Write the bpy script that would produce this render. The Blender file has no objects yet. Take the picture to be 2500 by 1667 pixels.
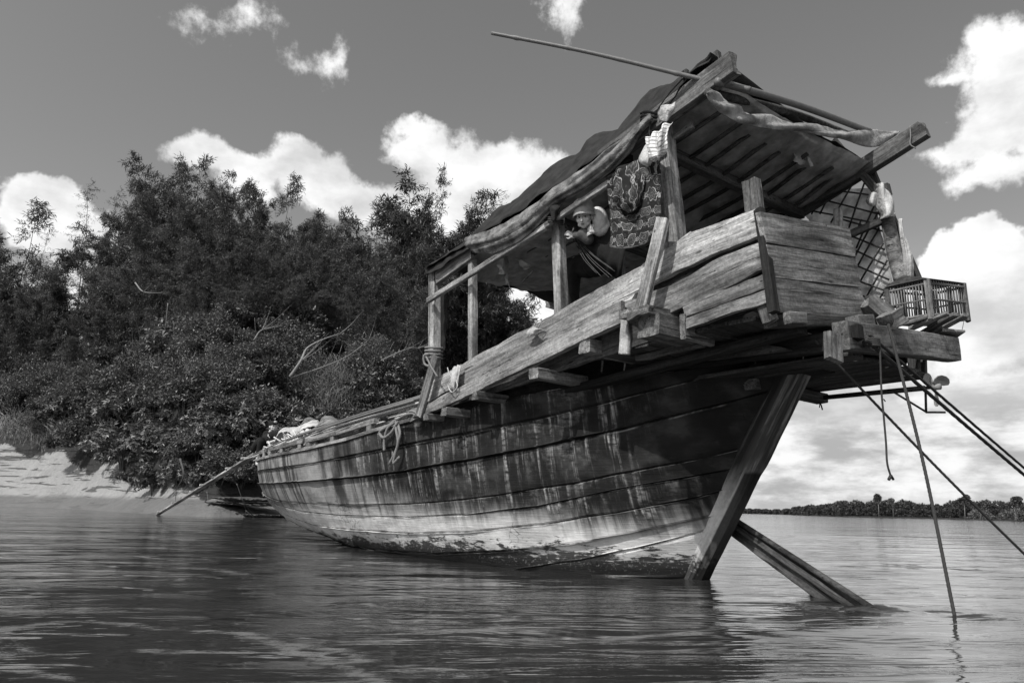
import bpy, bmesh, math, random
import numpy as np
from mathutils import Vector, Matrix, Quaternion, noise
R = math.radians
random.seed(11); rng = np.random.default_rng(11)
scene = bpy.context.scene
COL = scene.collection

# ------------------------------------------------------------ camera geometry
FPX, CAMH, CX, CY = 1750.0, 0.60, 1250.0, 833.5
ROLL, TILT = R(1.2), math.atan(406 / 1750)
CAM = Vector((0, 0, CAMH))
def ray(px, py):
    x = (px - CX) / FPX; y = -(py - CY) / FPX
    c, s = math.cos(ROLL), math.sin(ROLL)
    xr = x * c - y * s; yr = x * s + y * c
    ct, st = math.cos(TILT), math.sin(TILT)
    return Vector((xr, ct - yr * st, st + yr * ct))
def water_at(px, py):
    d = ray(px, py); return CAM + d * (-CAMH / d.z)
def at_depth(px, py, Y):
    d = ray(px, py); return CAM + d * (Y / d.y)
# boat frame: x towards the bow, y towards the port side (the side seen), z up
DEG = R(38)
ORG = water_at(1712, 1415)
BOAT = Matrix.Translation(ORG) @ Matrix.Rotation(math.pi / 2 + DEG, 4, 'Z')
BINV = BOAT.inverted()
def on_t(px, py, t):            # measured point on a fore-and-aft plane of the boat
    o = BINV @ CAM; d = (BINV.to_3x3() @ ray(px, py))
    return o + d * ((t - o.y) / d.y)
def on_s(px, py, s):            # measured point on an athwart plane of the boat
    o = BINV @ CAM; d = (BINV.to_3x3() @ ray(px, py))
    return o + d * ((s - o.x) / d.x)
def on_z(px, py, z):
    o = BINV @ CAM; d = (BINV.to_3x3() @ ray(px, py))
    return o + d * ((z - o.z) / d.z)
def dpt(px, py, k):             # a point at a given distance
    return BINV @ (CAM + ray(px, py) * k)
TAB = {'1': (2.412, 1000, 50), '2': (2.529, 1550, 80), '3': (3.92, 1500, 600), '4': (2.412, 1950, 400), '5': (3.137, 1000, 550),
       '6': (3.136, 350, 950), '7': (5.227, 1350, 450), '8': (7.84, 600, 980), 'D1': (2.703, 1000, 850), 'D2': (2.489, 1600, 800),
       'D3': (2.94, 1700, 1150), 'D8': (5.228, 2150, 800)}
def q(c, x, y):
    k, a, b = TAB[c]; return (x / k + a, y / k + b)
def T(c, x, y, t): return on_t(*q(c, x, y), t)
def S(c, x, y, s): return on_s(*q(c, x, y), s)

# ------------------------------------------------------------ object helpers
def tag(o, label=None, cat=None, group=None, kind=None):
    if label: o['label'] = label
    if cat: o['category'] = cat
    if group: o['group'] = group
    if kind: o['kind'] = kind
    return o
def empty(name, M):
    o = bpy.data.objects.new(name, None); COL.objects.link(o); o.matrix_world = M; o.empty_display_size = .2
    return o
def link(name, me, M=None, parent=None):
    """link a mesh; M is given in the frame of the parent (or of the world)"""
    o = bpy.data.objects.new(name, me); COL.objects.link(o)
    if parent is not None: o.parent = parent
    if M is not None: o.matrix_local = M
    return o
def mesh(name, V, F, mat=None, smooth=False, uv=None):
    me = bpy.data.meshes.new(name)
    me.from_pydata([tuple(v) for v in V], [], F)
    if mat: me.materials.append(mat)
    if smooth:
        me.polygons.foreach_set('use_smooth', [True] * len(me.polygons))
    if uv is not None:
        l = me.uv_layers.new(name='UVMap')
        vi = np.zeros(len(me.loops), dtype=np.int32); me.loops.foreach_get('vertex_index', vi)
        l.data.foreach_set('uv', np.asarray(uv, dtype=np.float32)[vi].ravel())
    me.validate(); me.update()
    return me
def centred(name, V, F, mat, parent=None, smooth=False, uv=None, frame=None):
    """mesh with its own origin in the middle; V in boat coordinates when a boat frame is wanted"""
    V = [Vector(v) for v in V]
    lo = Vector([min(v[i] for v in V) for i in range(3)]); hi = Vector([max(v[i] for v in V) for i in range(3)])
    c = Vector(((lo.x + hi.x) / 2, (lo.y + hi.y) / 2, lo.z))
    me = mesh(name, [v - c for v in V], F, mat, smooth, uv)
    if frame is not None:
        return link(name, me, frame @ Matrix.Translation(c), None)
    return link(name, me, Matrix.Translation(c), parent)
def frame_from(x, zhint):
    x = x.normalized(); y = zhint.cross(x).normalized(); z = x.cross(y)
    return Matrix((x, y, z)).transposed()
def nz(p, s=1.0, seed=0.0):
    return noise.noise(Vector(p) * s + Vector((seed, seed * .7, -seed)))
def board_mesh(name, L, w, h, mat, seg=None, rough=.012, warp=.0, cham=.006, taper=1.0, chip=.02):
    """a rough sawn board along +x from 0..L, width w in y, height h in z"""
    sd = random.random() * 90
    seg = seg or max(3, int(L / .12))
    c = min(cham, w * .3, h * .3)
    prof = [(-w/2+c, -h/2), (0, -h/2), (w/2-c, -h/2), (w/2, -h/2+c), (w/2, 0), (w/2, h/2-c), (w/2-c, h/2), (0, h/2), (-w/2+c, h/2), (-w/2, h/2-c), (-w/2, 0), (-w/2, -h/2+c)]
    n = len(prof); V = []; F = []
    for i in range(seg + 1):
        u = i / seg; x = u * L; k = 1 + (taper - 1) * u
        by = warp * math.sin(u * math.pi) + .5 * rough * nz((x, 0, 0), 1.6, sd); bz = .5 * rough * nz((x, 5, 0), 1.6, sd + 3)
        for j, (a, b) in enumerate(prof):
            dx = 0
            if i in (0, seg): dx = chip * nz((a, b, i), 14, sd)
            jx = rough * .6 * nz((x, a * 3, b * 3), 5, sd + 7); jy = rough * .6 * nz((x, a * 3, b * 3), 5, sd + 17)
            V.append((x + dx, a * k + by + jx * .5, b * k + bz + jy * .5))
    for i in range(seg):
        for j in range(n):
            F.append((i*n+j, i*n+(j+1) % n, (i+1)*n+(j+1) % n, (i+1)*n+j))
    F.append(tuple(range(n))[::-1]); F.append(tuple(seg*n+j for j in range(n)))
    F = [tuple(reversed(f)) for f in F]
    return mesh(name, V, F, mat)
def board(name, p0, p1, w, h, mat, parent, up=Vector((0, 0, 1)), **k):
    p0 = Vector(p0); p1 = Vector(p1)
    me = board_mesh(name, (p1 - p0).length, w, h, mat, **k)
    M = Matrix.Translation(p0) @ frame_from(p1 - p0, Vector(up)).to_4x4()
    return link(name, me, M, parent)
def slab(name, quad, th, mat, parent, nx=None, ny=3, rough=.012, edge=.018, frame=None):
    """plank from 4 corner points (bottom-left, bottom-right, top-right, top-left), th thick away from its right-hand normal"""
    A, B, C_, D = [Vector(p) for p in quad]
    xa = ((B - A) + (C_ - D)).normalized(); nrm = xa.cross((D - A)).normalized(); ya = nrm.cross(xa)
    Mx = Matrix((xa, ya, nrm)).transposed().to_4x4(); Mx.translation = A
    inv = Mx.inverted(); A, B, C_, D = [inv @ p for p in (A, B, C_, D)]
    L = (B - A).length; nx = nx or max(4, int(L / .08)); sd = random.random() * 99
    V = []; F = []
    for k in (0, 1):
        for j in range(ny + 1):
            for i in range(nx + 1):
                u = i / nx; v = j / ny
                p = (A * (1-u) + B * u) * (1-v) + (D * (1-u) + C_ * u) * v
                e = edge if j in (0, ny) else 0
                ex = edge * .5 if i in (0, nx) else 0
                V.append(Vector((p.x + ex * nz((v*3, i, 0), 2.3, sd), p.y + e * nz((p.x, j, 0), 3.1, sd + 5) + e * .5 * nz((p.x, j, 0), 13, sd + 8),
                                 p.z + rough * nz((p.x, p.y*2, k), 2.2, sd + 9) - (th if k else 0))))
    n = (nx+1)*(ny+1)
    def I(k, i, j): return k*n + j*(nx+1) + i
    for j in range(ny):
        for i in range(nx):
            F.append((I(0,i,j), I(0,i+1,j), I(0,i+1,j+1), I(0,i,j+1)))
            F.append((I(1,i,j), I(1,i,j+1), I(1,i+1,j+1), I(1,i+1,j)))
    for i in range(nx):
        F.append((I(1,i,0), I(1,i+1,0), I(0,i+1,0), I(0,i,0))); F.append((I(0,i,ny), I(0,i+1,ny), I(1,i+1,ny), I(1,i,ny)))
    for j in range(ny):
        F.append((I(0,0,j), I(0,0,j+1), I(1,0,j+1), I(1,0,j))); F.append((I(1,nx,j), I(1,nx,j+1), I(0,nx,j+1), I(0,nx,j)))
    if frame is not None: return link(name, mesh(name, V, F, mat), frame @ Mx)
    return link(name, mesh(name, V, F, mat), Mx, parent)
def catmull(P, n):
    P = [Vector(p) for p in P]; out = []
    if len(P) == 2: return [P[0].lerp(P[1], i / n) for i in range(n + 1)]
    E = [P[0] * 2 - P[1]] + P + [P[-1] * 2 - P[-2]]
    for i in range(1, len(E) - 2):
        for k in range(n):
            t = k / n; a, b, c, d = E[i-1], E[i], E[i+1], E[i+2]
            out.append(.5 * ((2*b) + (c-a)*t + (2*a-5*b+4*c-d)*t*t + (3*b-a-3*c+d)*t**3))
    out.append(P[-1]); return out
def tube_geo(P, rad, sides=8, lay=0.0, knots=None, base=0):
    """tube along points; rad number or function(u); lay = rope twists per metre"""
    V = []; F = []; up = Vector((.13, .21, 1)); L = 0
    N = len(P)
    for i, p in enumerate(P):
        d = (P[min(i+1, N-1)] - P[max(i-1, 0)]).normalized()
        a = up - d * up.dot(d)
        if a.length < 1e-4: a = Vector((1, 0, 0))
        a.normalize(); b = d.cross(a); up = a
        if i: L += (p - P[i-1]).length
        r = rad(i / (N-1)) if callable(rad) else rad
        for k in range(sides):
            th = 2*math.pi*k/sides
            rr = r * (1 + (.22 * abs(math.cos(1.5 * (th - L * lay * 2*math.pi))) - .1 if lay else 0))
            V.append(p + (a*math.cos(th) + b*math.sin(th)) * rr)
    for i in range(N-1):
        for k in range(sides):
            F.append((base+i*sides+k, base+i*sides+(k+1) % sides, base+(i+1)*sides+(k+1) % sides, base+(i+1)*sides+k))
    F.append(tuple(base+k for k in range(sides))[::-1]); F.append(tuple(base+(N-1)*sides+k for k in range(sides)))
    return V, F
def tubes(name, list_of, mat, parent=None, frame=None, sides=8, smooth=True):
    """several tubes in one mesh; each (points, radius, lay)"""
    V = []; F = []
    for P, r, lay in list_of:
        v, f = tube_geo(P, r, sides, lay, base=len(V)); V += v; F += f
    return centred(name, V, F, mat, parent, smooth, None, frame)
def sheet(name, rows, nu, nv, mat, parent=None, frame=None, wr=.0, wf=6., thick=.004, seed=None, fold=None):
    """cloth through rows of control points (each row the same count); wr wrinkle size"""
    sd = random.random()*50 if seed is None else seed
    cur = [catmull(r, nu) for r in rows]; m = len(cur[0]); grid = []
    for j in range(m):
        grid.append(catmull([c[j] for c in cur], nv))
    n = len(grid[0]); V = []; UV = []
    for j in range(m):
        for i in range(n):
            V.append(Vector(grid[j][i])); UV.append((j/(m-1), i/(n-1)))
    nn = []
    for j in range(m):
        for i in range(n):
            a = grid[min(j+1, m-1)][i] - grid[max(j-1, 0)][i]; b = grid[j][min(i+1, n-1)] - grid[j][max(i-1, 0)]
            k = a.cross(b); nn.append(k.normalized() if k.length > 1e-9 else Vector((0, 1, 0)))
    for i, (v, k) in enumerate(zip(V, nn)):
        w = wr * (nz(v, wf, sd) + .5 * nz(v, wf*2.3, sd+4))
        if fold: w += fold(*UV[i])
        V[i] = v + k * w
    F = [(j*n+i, j*n+i+1, (j+1)*n+i+1, (j+1)*n+i) for j in range(m-1) for i in range(n-1)]
    o = centred(name, V, F, mat, parent, True, UV, frame)
    if thick:
        s = o.modifiers.new('s', 'SOLIDIFY'); s.thickness = thick; s.offset = 0
    return o

# ------------------------------------------------------------ material helpers
def g(v): return (v, v, v, 1)
class NT:
    def __init__(s, m):
        m.use_nodes = True; s.t = m.node_tree; s.t.nodes.clear()
    def n(s, typ, ins=None, **p):
        x = s.t.nodes.new(typ)
        for k, v in p.items(): setattr(x, k, v)
        for k, v in (ins or {}).items():
            if isinstance(v, bpy.types.NodeSocket): s.t.links.new(v, x.inputs[k])
            elif v is not None: x.inputs[k].default_value = v
        return x
    def math(s, op, a, b=None, c=None, clamp=False):
        return s.n('ShaderNodeMath', {0: a, 1: b, 2: c}, operation=op, use_clamp=clamp).outputs[0]
    def vm(s, op, a, b=None):
        x = s.n('ShaderNodeVectorMath', {0: a, 1: b}, operation=op); return x.outputs['Value'] if op in ('LENGTH', 'DISTANCE', 'DOT_PRODUCT') else x.outputs[0]
    def noise(s, vec, scale, detail=4, rough=.55, dist=0, out=0):
        return s.n('ShaderNodeTexNoise', {'Vector': vec, 'Scale': scale, 'Detail': detail, 'Roughness': rough, 'Distortion': dist}).outputs[out]
    def ramp(s, f, stops, interp='LINEAR'):
        x = s.n('ShaderNodeValToRGB', {0: f}); cr = x.color_ramp; cr.interpolation = interp
        while len(cr.elements) > 1: cr.elements.remove(cr.elements[-1])
        cr.elements[0].position = stops[0][0]; cr.elements[0].color = g(stops[0][1])
        for p, v in stops[1:]:
            e = cr.elements.new(p); e.color = g(v)
        return x.outputs[0]
    def step(s, f, a, b, lo=0., hi=1.):
        return s.n('ShaderNodeMapRange', {0: f, 1: a, 2: b, 3: lo, 4: hi}, interpolation_type='SMOOTHSTEP').outputs[0]
    def mix(s, f, a, b):
        x = s.n('ShaderNodeMix', None, data_type='FLOAT')
        for k, v in ((0, f), (2, a), (3, b)):
            if isinstance(v, bpy.types.NodeSocket): s.t.links.new(v, x.inputs[k])
            else: x.inputs[k].default_value = v
        return x.outputs[0]
    def coord(s, which='Object', scale=(1, 1, 1), add=None):
        c = s.n('ShaderNodeTexCoord').outputs[which]
        if add is not None: c = s.vm('ADD', c, add)
        return s.vm('MULTIPLY', c, scale)
    def out(s, col, rough=.8, bump=None, bs=.5, bd=.01, spec=.3, extra=None):
        p = s.n('ShaderNodeBsdfPrincipled', {'Roughness': rough, 'Specular IOR Level': spec})
        if isinstance(col, bpy.types.NodeSocket): s.t.links.new(col, p.inputs[0])
        else: p.inputs[0].default_value = g(col)
        if bump is not None:
            b = s.n('ShaderNodeBump', {'Height': bump, 'Strength': bs, 'Distance': bd}); s.t.links.new(b.outputs[0], p.inputs['Normal'])
        for k, v in (extra or {}).items():
            if isinstance(v, bpy.types.NodeSocket): s.t.links.new(v, p.inputs[k])
            else: p.inputs[k].default_value = v
        o = s.n('ShaderNodeOutputMaterial'); s.t.links.new(p.outputs[0], o.inputs[0]); return p
def rand_add(N):
    r = N.n('ShaderNodeObjectInfo').outputs['Random']
    return N.n('ShaderNodeCombineXYZ', {0: N.math('MULTIPLY', r, 37.), 1: N.math('MULTIPLY', r, 91.), 2: N.math('MULTIPLY', r, 53.)}).outputs[0], r
def wood(name, v, dark=.35, contrast=.5, grain=1., stain=.5, rough=.85):
    m = bpy.data.materials.new(name); N = NT(m); add, r = rand_add(N)
    c0 = N.n('ShaderNodeTexCoord').outputs['Object']; c = N.vm('ADD', c0, add)
    gr = N.noise(N.vm('MULTIPLY', c, (1.3, 30*grain, 30*grain)), 1.0, 6, .72, .3)
    fine = N.noise(N.vm('MULTIPLY', c, (9, 110*grain, 110*grain)), 1.0, 4, .7)
    bl = N.noise(N.vm('MULTIPLY', c, (2.2, 5.5, 5.5)), 1.0, 6, .65)
    bl2 = N.noise(N.vm('MULTIPLY', c, (.9, 1.7, 1.7)), 1.0, 3, .5)
    crack = N.step(N.noise(N.vm('MULTIPLY', c, (1.1, 42, 42)), 1.0, 3, .6, 1.0), .63, .69)
    knot = N.n('ShaderNodeTexVoronoi', {'Vector': N.vm('MULTIPLY', c, (3.2, 9, 9)), 'Scale': 1.0}).outputs[0]
    knot = N.step(knot, .06, .13, 1., 0.)
    t = N.mix(N.step(gr, .32, .66), 1 - contrast*.85, 1 + contrast*.45)
    t = N.math('MULTIPLY', t, N.mix(N.step(fine, .3, .7), .70, 1.25))
    t = N.math('MULTIPLY', t, N.mix(N.math('MULTIPLY', N.step(bl, .46, .66), stain), 1., dark))
    t = N.math('MULTIPLY', t, N.mix(N.step(bl2, .36, .64), .55, 1.22))
    t = N.math('MULTIPLY', t, N.mix(crack, 1., .22)); t = N.math('MULTIPLY', t, N.mix(knot, 1., .35))
    t = N.math('MULTIPLY', t, N.mix(r, .84, 1.16))
    iso = N.noise(c, 38, 5, .7); t = N.math('MULTIPLY', t, N.mix(N.step(iso, .3, .7), .72, 1.25))
    nail = N.n('ShaderNodeTexVoronoi', {'Vector': N.vm('MULTIPLY', c, (5, 11, 11)), 'Scale': 1.0}).outputs[0]; t = N.math('MULTIPLY', t, N.step(nail, .05, .09, .25, 1.))
    col = N.math('MULTIPLY', t, v)
    h = N.math('ADD', N.math('MULTIPLY', gr, .7), N.math('MULTIPLY', fine, .3)); h = N.math('SUBTRACT', h, N.math('MULTIPLY', crack, .8))
    N.out(col, rough, h, .8, .007, .25); return m
def cloth(name, v, pat=None, wr=.5, trans=0, mott=.38):
    m = bpy.data.materials.new(name); N = NT(m); add, r = rand_add(N)
    c = N.vm('ADD', N.n('ShaderNodeTexCoord').outputs['Object'], add)
    bl = N.noise(c, 7, 5, .6); fine = N.noise(c, 260, 2, .5); wrk = N.noise(c, 18, 4, .6, 1.5)
    t = N.math('MULTIPLY', N.mix(N.step(bl, .25, .75), 1 - mott, 1 + mott), N.mix(fine, .85, 1.15))
    col = N.math('MULTIPLY', t, v)
    if pat: col = pat(N, col)
    p = N.out(col, .9, N.math('ADD', N.math('MULTIPLY', wrk, .8), N.math('MULTIPLY', fine, .1)), wr, .03, .15)
    if trans:
        tr = N.n('ShaderNodeBsdfTranslucent'); N.t.links.new(col, tr.inputs[0])
        mx = N.n('ShaderNodeMixShader', {0: trans}); N.t.links.new(p.outputs[0], mx.inputs[1]); N.t.links.new(tr.outputs[0], mx.inputs[2])
        o = [n for n in N.t.nodes if n.type == 'OUTPUT_MATERIAL'][0]; N.t.links.new(mx.outputs[0], o.inputs[0])
    return m
def plain(name, v, rough=.6, var=.3, scale=14, spec=.4, metal=0., bump=.3):
    m = bpy.data.materials.new(name); N = NT(m)
    c = N.n('ShaderNodeTexCoord').outputs['Object']; a = N.noise(c, scale, 6, .6)
    N.out(N.math('MULTIPLY', N.mix(a, 1 - var, 1 + var), v), rough, a, bump, .01, spec, {'Metallic': metal}); return m
# ------------------------------------------------------------ materials
M_light = wood('wood_pale', .43, .42, .6, stain=.8)
M_mid = wood('wood_weathered', .25, .35, .55, stain=.9)
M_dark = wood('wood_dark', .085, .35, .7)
M_beam = wood('wood_beam', .15, .35, .6, stain=.8)
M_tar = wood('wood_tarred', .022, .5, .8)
M_grey = wood('wood_grey', .24, .30, .6, stain=.9)
M_trans = wood('wood_transom', .25, .5, .75, grain=.8, stain=.8)
M_bamboo = plain('bamboo', .58, .5, .6, 22, .4)
M_bambdark = plain('bamboo_dark', .14, .5, .4, 22, .4)
M_rope = plain('rope_fibre', .20, .9, .4, 60, .2)
M_ropedark = plain('rope_dark', .045, .9, .4, 60, .2)
M_tarpdark = cloth('tarpaulin_dark', .035, wr=.4, trans=.12)
M_tarplight = cloth('tarpaulin_faded', .17, wr=.9, mott=.75)
M_hem = cloth('tarpaulin_hem', .26, wr=.7, mott=.5)
M_knit = cloth('knit_dark', .10, wr=.5)
M_tarpin = cloth('tarpaulin_underside', .50, wr=.6, trans=.35)
M_rag = cloth('rag', .42, wr=.6)
M_white = cloth('cloth_white', .46, wr=.6)
M_plastic = cloth('plastic_sheet', .62, wr=1.2, trans=.35)
M_black = cloth('cloth_black', .018, wr=.3)
M_shirt = cloth('cloth_dark_shirt', .018, wr=.3)
M_sleeve = cloth('cloth_sleeve', .70, wr=.3)
M_hat = cloth('cloth_hat', .34, wr=.3)
M_metal = plain('blade_metal', .26, .6, .25, 30, .4, 0.)
M_iron = plain('iron_dark', .03, .6, .4, 30, .4, .3)
M_skin = plain('skin', .52, .5, .08, 20, .4, bump=.05)
M_eyew = plain('eye_white', .55, .3, .02, 5, .5); M_eyeb = plain('eye_dark', .015, .15, .02, 5, .5)
M_lip = plain('lip', .17, .45, .05, 20, .4, bump=.05); M_hair = plain('hair', .012, .5, .3, 40, .4)

def pat_stripe(N, col):
    uv = N.n('ShaderNodeTexCoord').outputs['UV']; s = N.n('ShaderNodeSeparateXYZ', {0: uv})
    a = N.math('FRACT', N.math('MULTIPLY', s.outputs[1], 10.)); b = N.math('FRACT', N.math('MULTIPLY', s.outputs[0], 6.))
    k = N.math('MAXIMUM', N.step(N.math('ABSOLUTE', N.math('SUBTRACT', a, .5)), .2, .12, 0., 1.), N.math('MULTIPLY', N.step(N.math('ABSOLUTE', N.math('SUBTRACT', b, .5)), .15, .1, 0., 1.), .6))
    return N.math('MULTIPLY', col, N.mix(k, 1.1, .38))
def pat_medal(N, col):
    """rows of outlined flower medallions, with small scrolls between and a hem line"""
    uv = N.n('ShaderNodeTexCoord').outputs['UV']
    wp = N.noise(uv, 5., 3, .5, 0, 1); uv = N.vm('MULTIPLY', N.vm('ADD', uv, N.vm('MULTIPLY', N.vm('SUBTRACT', wp, (.5, .5, .5)), (.10, .08, 0))), (PK, PK, 1))
    s = N.n('ShaderNodeSeparateXYZ', {0: uv}); U, Vv = s.outputs[0], s.outputs[1]
    def motif(nx, ny, off, r0, petals, w, rings, amp=.11):
        y = N.math('MULTIPLY', Vv, ny); row = N.math('FLOOR', y)
        x = N.math('ADD', N.math('MULTIPLY', U, nx), N.math('ADD', N.math('MULTIPLY', N.math('MODULO', row, 2.), .5), off))
        fx = N.math('SUBTRACT', N.math('FRACT', x), .5); fy = N.math('SUBTRACT', N.math('FRACT', y), .5)
        fy2 = N.math('MULTIPLY', fy, 1.15)
        rr = N.math('SQRT', N.math('ADD', N.math('MULTIPLY', fx, fx), N.math('MULTIPLY', fy2, fy2)))
        th = N.math('ARCTAN2', fy2, fx)
        wob = N.math('ADD', 1., N.math('MULTIPLY', N.math('COSINE', N.math('MULTIPLY', th, float(petals))), amp))
        d = N.math('DIVIDE', rr, wob); acc = None
        for r, ww, k in rings:
            l = N.math('MULTIPLY', N.step(N.math('ABSOLUTE', N.math('SUBTRACT', d, r * r0)), ww, ww * .4, 0., 1.), k)
            acc = l if acc is None else N.math('MAXIMUM', acc, l)
        fill = N.math('MULTIPLY', N.step(d, r0, r0 * .97, 0., 1.), .07)
        return N.math('MAXIMUM', acc, fill)
    a = motif(4.2, 6.0, .0, .40, 6, .03, [(1., .035, 1.), (.62, .022, .5), (.3, .05, .35)], .13)
    b = motif(4.2, 6.0, .5, .13, 4, .03, [(1., .035, .9), (.4, .03, .5)], .2)
    sc = N.n('ShaderNodeTexVoronoi', {'Vector': N.vm('MULTIPLY', uv, (19, 26, 1)), 'Scale': 1.0, 'Randomness': .7}).outputs[0]
    sc = N.math('MULTIPLY', N.step(N.math('ABSOLUTE', N.math('SUBTRACT', sc, .33)), .07, .02, 0., 1.), .22)
    k = N.math('MAXIMUM', N.math('MAXIMUM', a, b), sc)
    hem = N.step(Vv, .985, .99); k = N.math('MAXIMUM', k, hem)
    return N.math('ADD', N.math('MULTIPLY', col, .9), N.math('MULTIPLY', N.math('MULTIPLY', k, N.mix(N.step(N.noise(uv, 9., 4, .6), .35, .65), .35, 1.15)), .34))
M_check = cloth('cloth_striped', .62, pat_stripe, .5)
PK = 1.0
M_sarong = cloth('cloth_patterned', .022, pat_medal, .2)
PK = .42
M_sarong2 = cloth('cloth_patterned_loose', .022, pat_medal, .2)

def hull_mat():
    m = bpy.data.materials.new('hull_planking'); N = NT(m)
    o = N.n('ShaderNodeTexCoord').outputs['Object']; sp = N.n('ShaderNodeSeparateXYZ', {0: o}); X, Y, Z = sp.outputs
    # the streaks run down the planks, leaning slightly forward with the lie of the boat
    xl = N.math('SUBTRACT', X, N.math('MULTIPLY', Z, N.math('ADD', .08, N.math('MULTIPLY', X, .045))))
    def cv(kx, kz, sd=0.): return N.n('ShaderNodeCombineXYZ', {0: N.math('ADD', N.math('MULTIPLY', xl, kx), sd), 1: N.math('MULTIPLY', Y, .3), 2: N.math('MULTIPLY', Z, kz)}).outputs[0]
    big = N.noise(cv(.55, 1.1, 3.), 1., 4, .6); med = N.noise(cv(2.6, 3.2, 9.), 1., 6, .65); fin = N.noise(cv(14., 26.), 1., 5, .65)
    grain = N.noise(cv(2.2, 95.), 1., 4, .6); st1 = N.noise(cv(13., .9), 1., 4, .62, .3); st2 = N.noise(cv(34., 1.6, 5.), 1., 4, .65, .2); st3 = N.noise(cv(3.2, .55, 11.), 1., 3, .5, .3)
    # bow half: pale grey planks; after half: tarred black
    ed = N.math('ADD', Z, N.math('ADD', N.math('MULTIPLY', N.math('SUBTRACT', big, .5), .7), N.math('MULTIPLY', N.math('SUBTRACT', st1, .5), .5)))
    edge = N.math('ADD', .53, N.math('MULTIPLY', N.step(X, 2.2, 8.6), 1.0))
    tar = N.step(N.math('SUBTRACT', ed, edge), -.16, .20)
    tar = N.math('MULTIPLY', tar, N.mix(N.step(X, 3.2, 6.8), 1., N.mix(N.step(st3, .40, .60), .15, .85)))
    pale = N.mix(N.step(med, .3, .7), .25, .40)
    pale = N.math('MULTIPLY', pale, N.mix(fin, .75, 1.25)); pale = N.math('MULTIPLY', pale, N.mix(grain, .80, 1.2))
    # dark runs over the pale wood
    run = N.math('MULTIPLY', N.step(st3, .48, .60), N.step(N.math('ADD', Z, N.math('MULTIPLY', med, .4)), .45, .95))
    run = N.math('MULTIPLY', run, N.step(st1, .36, .55))
    pale = N.math('MULTIPLY', pale, N.mix(run, 1., .18))
    # mud-bleached band near the water
    band = N.math('MULTIPLY', N.step(N.math('ADD', Z, N.math('MULTIPLY', N.math('SUBTRACT', med, .5), .3)), .62, .38), N.step(Z, .05, .2))
    pale = N.math('MULTIPLY', pale, N.mix(band, .72, 1.75))
    dark = N.math('MULTIPLY', N.mix(N.step(med, .35, .75), .005, .019), N.mix(grain, .7, 1.3))
    # white runs over the tar
    w = N.math('MULTIPLY', N.step(st1, .50, .66), N.step(st2, .38, .60))
    w = N.math('MULTIPLY', w, N.step(big, .38, .55))
    w = N.math('MULTIPLY', w, N.step(fin, .30, .62)); w = N.math('MULTIPLY', w, N.step(X, -.15, .35))
    pv = N.n('ShaderNodeSeparateXYZ', {0: N.n('ShaderNodeTexCoord').outputs['UV']}).outputs[1]; fr = N.math('FRACT', pv)
    fade = N.math('POWER', N.math('SUBTRACT', 1.02, fr), 1.6); patch = N.math('MULTIPLY', N.math('MULTIPLY', N.step(N.noise(cv(4.5, 1.2, 61.), 1., 5, .7), .50, .66), fade), N.step(fin, .35, .65))
    w = N.math('MULTIPLY', w, N.mix(fade, .25, 1.25)); w = N.math('ADD', w, N.math('MULTIPLY', patch, N.math('MULTIPLY', .45, N.step(big, .42, .6))))
    lip = N.math('MULTIPLY', N.math('MULTIPLY', N.step(fr, .075, .03), N.step(fr, .0, .02)), N.step(N.noise(cv(3., 1., 71.), 1., 4, .7), .48, .62)); w = N.math('ADD', w, N.math('MULTIPLY', lip, .5))
    dark = N.math('ADD', dark, N.math('MULTIPLY', w, .37))
    hz = N.math('MULTIPLY', N.step(N.noise(cv(1.6, 2.2, 31.), 1., 5, .6), .5, .7), .035)
    dark = N.math('ADD', dark, N.math('MULTIPLY', hz, N.mix(fin, .3, 1.6)))
    col = N.mix(tar, pale, dark)
    # flaked patches low down and black wet growth at the waterline
    fl = N.noise(cv(5.5, 22., 17.), 1., 6, .7, .3)
    lo = N.math('ADD', Z, N.math('MULTIPLY', N.math('SUBTRACT', N.noise(cv(1.1, 1.0, 41.), 1., 4, .6), .5), .30))
    lo = N.math('SUBTRACT', lo, N.math('MULTIPLY', N.step(X, 6.5, 2.5), .07))
    wet = N.step(N.math('ADD', lo, N.math('MULTIPLY', N.math('SUBTRACT', fl, .5), .75)), .15, .09)
    col = N.math('MULTIPLY', col, N.mix(wet, 1., .10))
    spots = N.math('MULTIPLY', N.step(fl, .64, .67), N.step(Z, .75, .35)); col = N.math('MULTIPLY', col, N.mix(spots, 1., .40))
    bar = N.math('MULTIPLY', N.math('MULTIPLY', N.step(N.noise(o, 42, 3, .6), .58, .64), wet), .14); col = N.math('ADD', col, N.math('MULTIPLY', bar, N.step(Z, .0, .12)))
    cr = N.n('ShaderNodeTexVoronoi', {'Vector': cv(9., 14., 2.), 'Scale': 1.0}, feature='DISTANCE_TO_EDGE').outputs[0]
    sm = N.math('MULTIPLY', N.step(N.math('ABSOLUTE', N.math('SUBTRACT', fr, .5)), .455, .49), N.step(N.noise(cv(6., 3., 15.), 1., 4, .7), .42, .58)); col = N.math('MULTIPLY', col, N.mix(sm, 1., .35))
    crk = N.math('MULTIPLY', N.step(cr, .035, .012), N.step(N.noise(cv(1.7, 2.5, 77.), 1., 3, .5), .60, .66)); col = N.math('MULTIPLY', col, N.mix(crk, 1., .25))
    # nail spots
    nv = N.n('ShaderNodeTexVoronoi', {'Vector': cv(2.6, 5.), 'Scale': 1.0}).outputs[0]; col = N.math('MULTIPLY', col, N.step(nv, .03, .06, .25, 1.))
    h = N.math('ADD', N.math('MULTIPLY', grain, .5), N.math('MULTIPLY', fin, .5))
    N.out(col, N.mix(wet, .78, .35), h, .7, .012, .25); return m
M_hull = hull_mat()

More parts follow.
